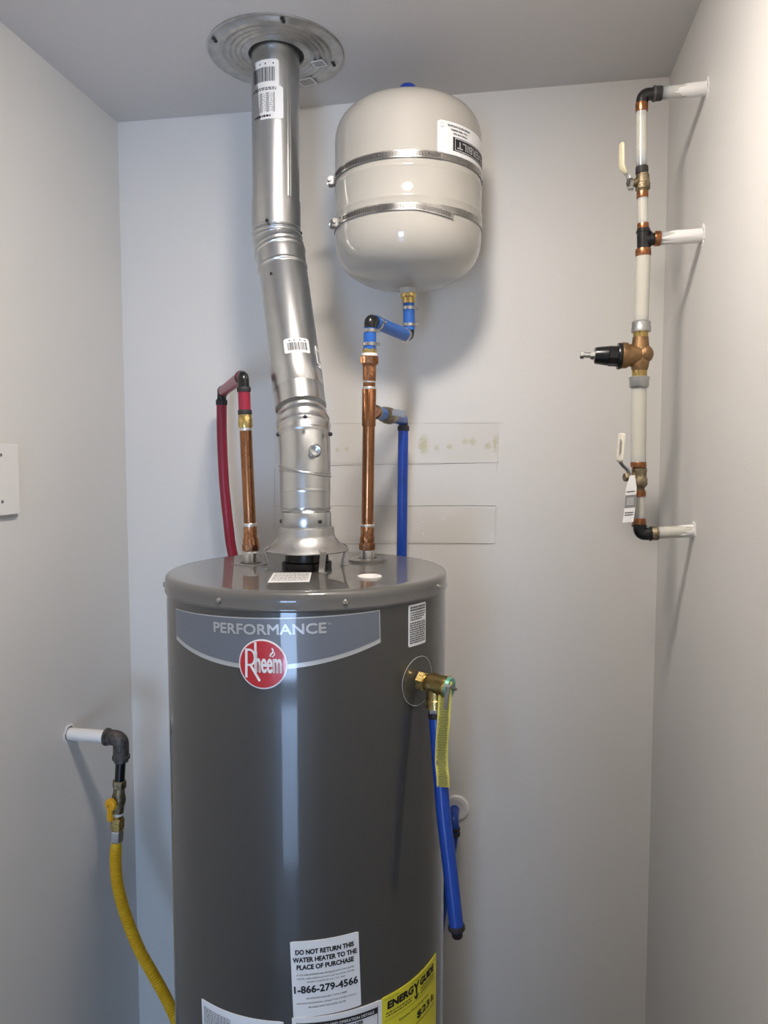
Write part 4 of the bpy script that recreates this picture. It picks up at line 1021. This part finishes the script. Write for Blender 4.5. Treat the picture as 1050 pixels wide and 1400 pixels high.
hp = at(849, 611, Yr-.012); put('handle_print', rects_mesh([(-.0012, -.014, .0000, .014), (.001, -.010, .002, .012)]), planemap(hp, V(.75, -.66, 0), V(.04, 0, 1), V(-.66, -.75, 0), .0022), 'inkgrey', v2)
crimp(874.8, 670.5, 679, 8, v2)
sl = pexpipe('short milky pipe between lower valve and bottom elbow', m_(874, 712))
mline('pipe', 874, 712, 874.7, 674, 7, 'pex', sl); crimp(873.8, 708.5, 717, 9.3, sl)
e2 = thing('pipe_elbow', 'black plastic pipe elbow at the bottom of the valve run', 'fitting', m_(874, 738))
bm = bmesh.new(); tube(bm, fillet([m_(874, 714), m_(875, 730), m_(892, 729.5)], .010), rp(9), 24)
lathe(bm, m_(874, 720), V(0, 0, 1), [(0, rp(9)), (0, rp(10.5)), (.003, rp(10.5)), (.003, rp(9))], 28); lathe(bm, m_(888, 729.5), V(1, 0, 0), [(0, rp(9)), (0, rp(10.5)), (.003, rp(10.5)), (.003, rp(9))], 28)
link('elbow_body', bm, 'black', e2)
stub('lowest milky pipe stub from bottom elbow into the right wall', 889, 729.3, 951, 726, 8.2, 935, 13, (891, 900, 'oldbrass'))
# paper tag on the lower valve
tpts = [at(x, y, Yr-.024) for x, y in ((864.5, 650), (863, 668), (861.5, 690), (858.5, 714))]
pt, P_ = strip('paper_tag', tpts, lambda t: .0085+.0095*min(1, t*3), V(.95, -.3, .12).normalized(), 'label', None)
tag(pt, 'white and grey printed paper tag hanging on the lower ball valve', 'tag')
wd = V(.95, -.3, .12).normalized()
def ontag(t): i = t*(len(P_)-1); j = min(int(i), len(P_)-2); return P_[j].lerp(P_[j+1], i-j), (P_[j]-P_[j+1]).normalized()
c, t_ = ontag(.60); n = wd.cross(t_).normalized(); n = -n if n.y > 0 else n
put('grey_panel', rects_mesh([(-.0088, -.011, .0088, .011)]), planemap(c, wd, t_, n, .0006), 'inkgrey', pt)
put('tag_print', rects_mesh(lines(.012, .013, 6, .4, seed=2)), planemap(c, wd, t_, n, .0009), 'label', pt)
for tt_, n_ in ((.40, 1), (.84, 2)):
    c, t_ = ontag(tt_); put('tag_print', rects_mesh(lines(.014, .004*n_, n_, .5, seed=n_)), planemap(c, wd, t_, n, .0006), 'ink', pt)

# ---------------------------------------------------------------- switch plate on the left wall
za = atX(19, 607, XL); zb = atX(22, 702, XL)
sw = thing('blank_wall_plate', 'white metal cover plate with screws at the left edge of the photo', 'wall plate', (XL, zb.y-.06, zb.z))
y1 = (za.y+zb.y)/2; y0 = y1-.125
bm = bmesh.new(); box(bm, (XL+.006, y0, zb.z), (XL+.0085, y1, za.z), .0006); link('plate', bm, 'white', sw)
bm = bmesh.new(); box(bm, (XL-.001, y0+.005, zb.z+.001-.006), (XL+.0062, y1-.005, za.z-.003)); link('box_rim', bm, 'galvdull', sw)
for px, py in ((1.0, 622), (3, 686)):
    p = atX(px, py, XL+.0085); Lt('screw', p, V(1, 0, 0), [(-.001, .0033), (.001, .0031), (.0015, .0015), (.001, .0003)], 'chrome', sw, 14)
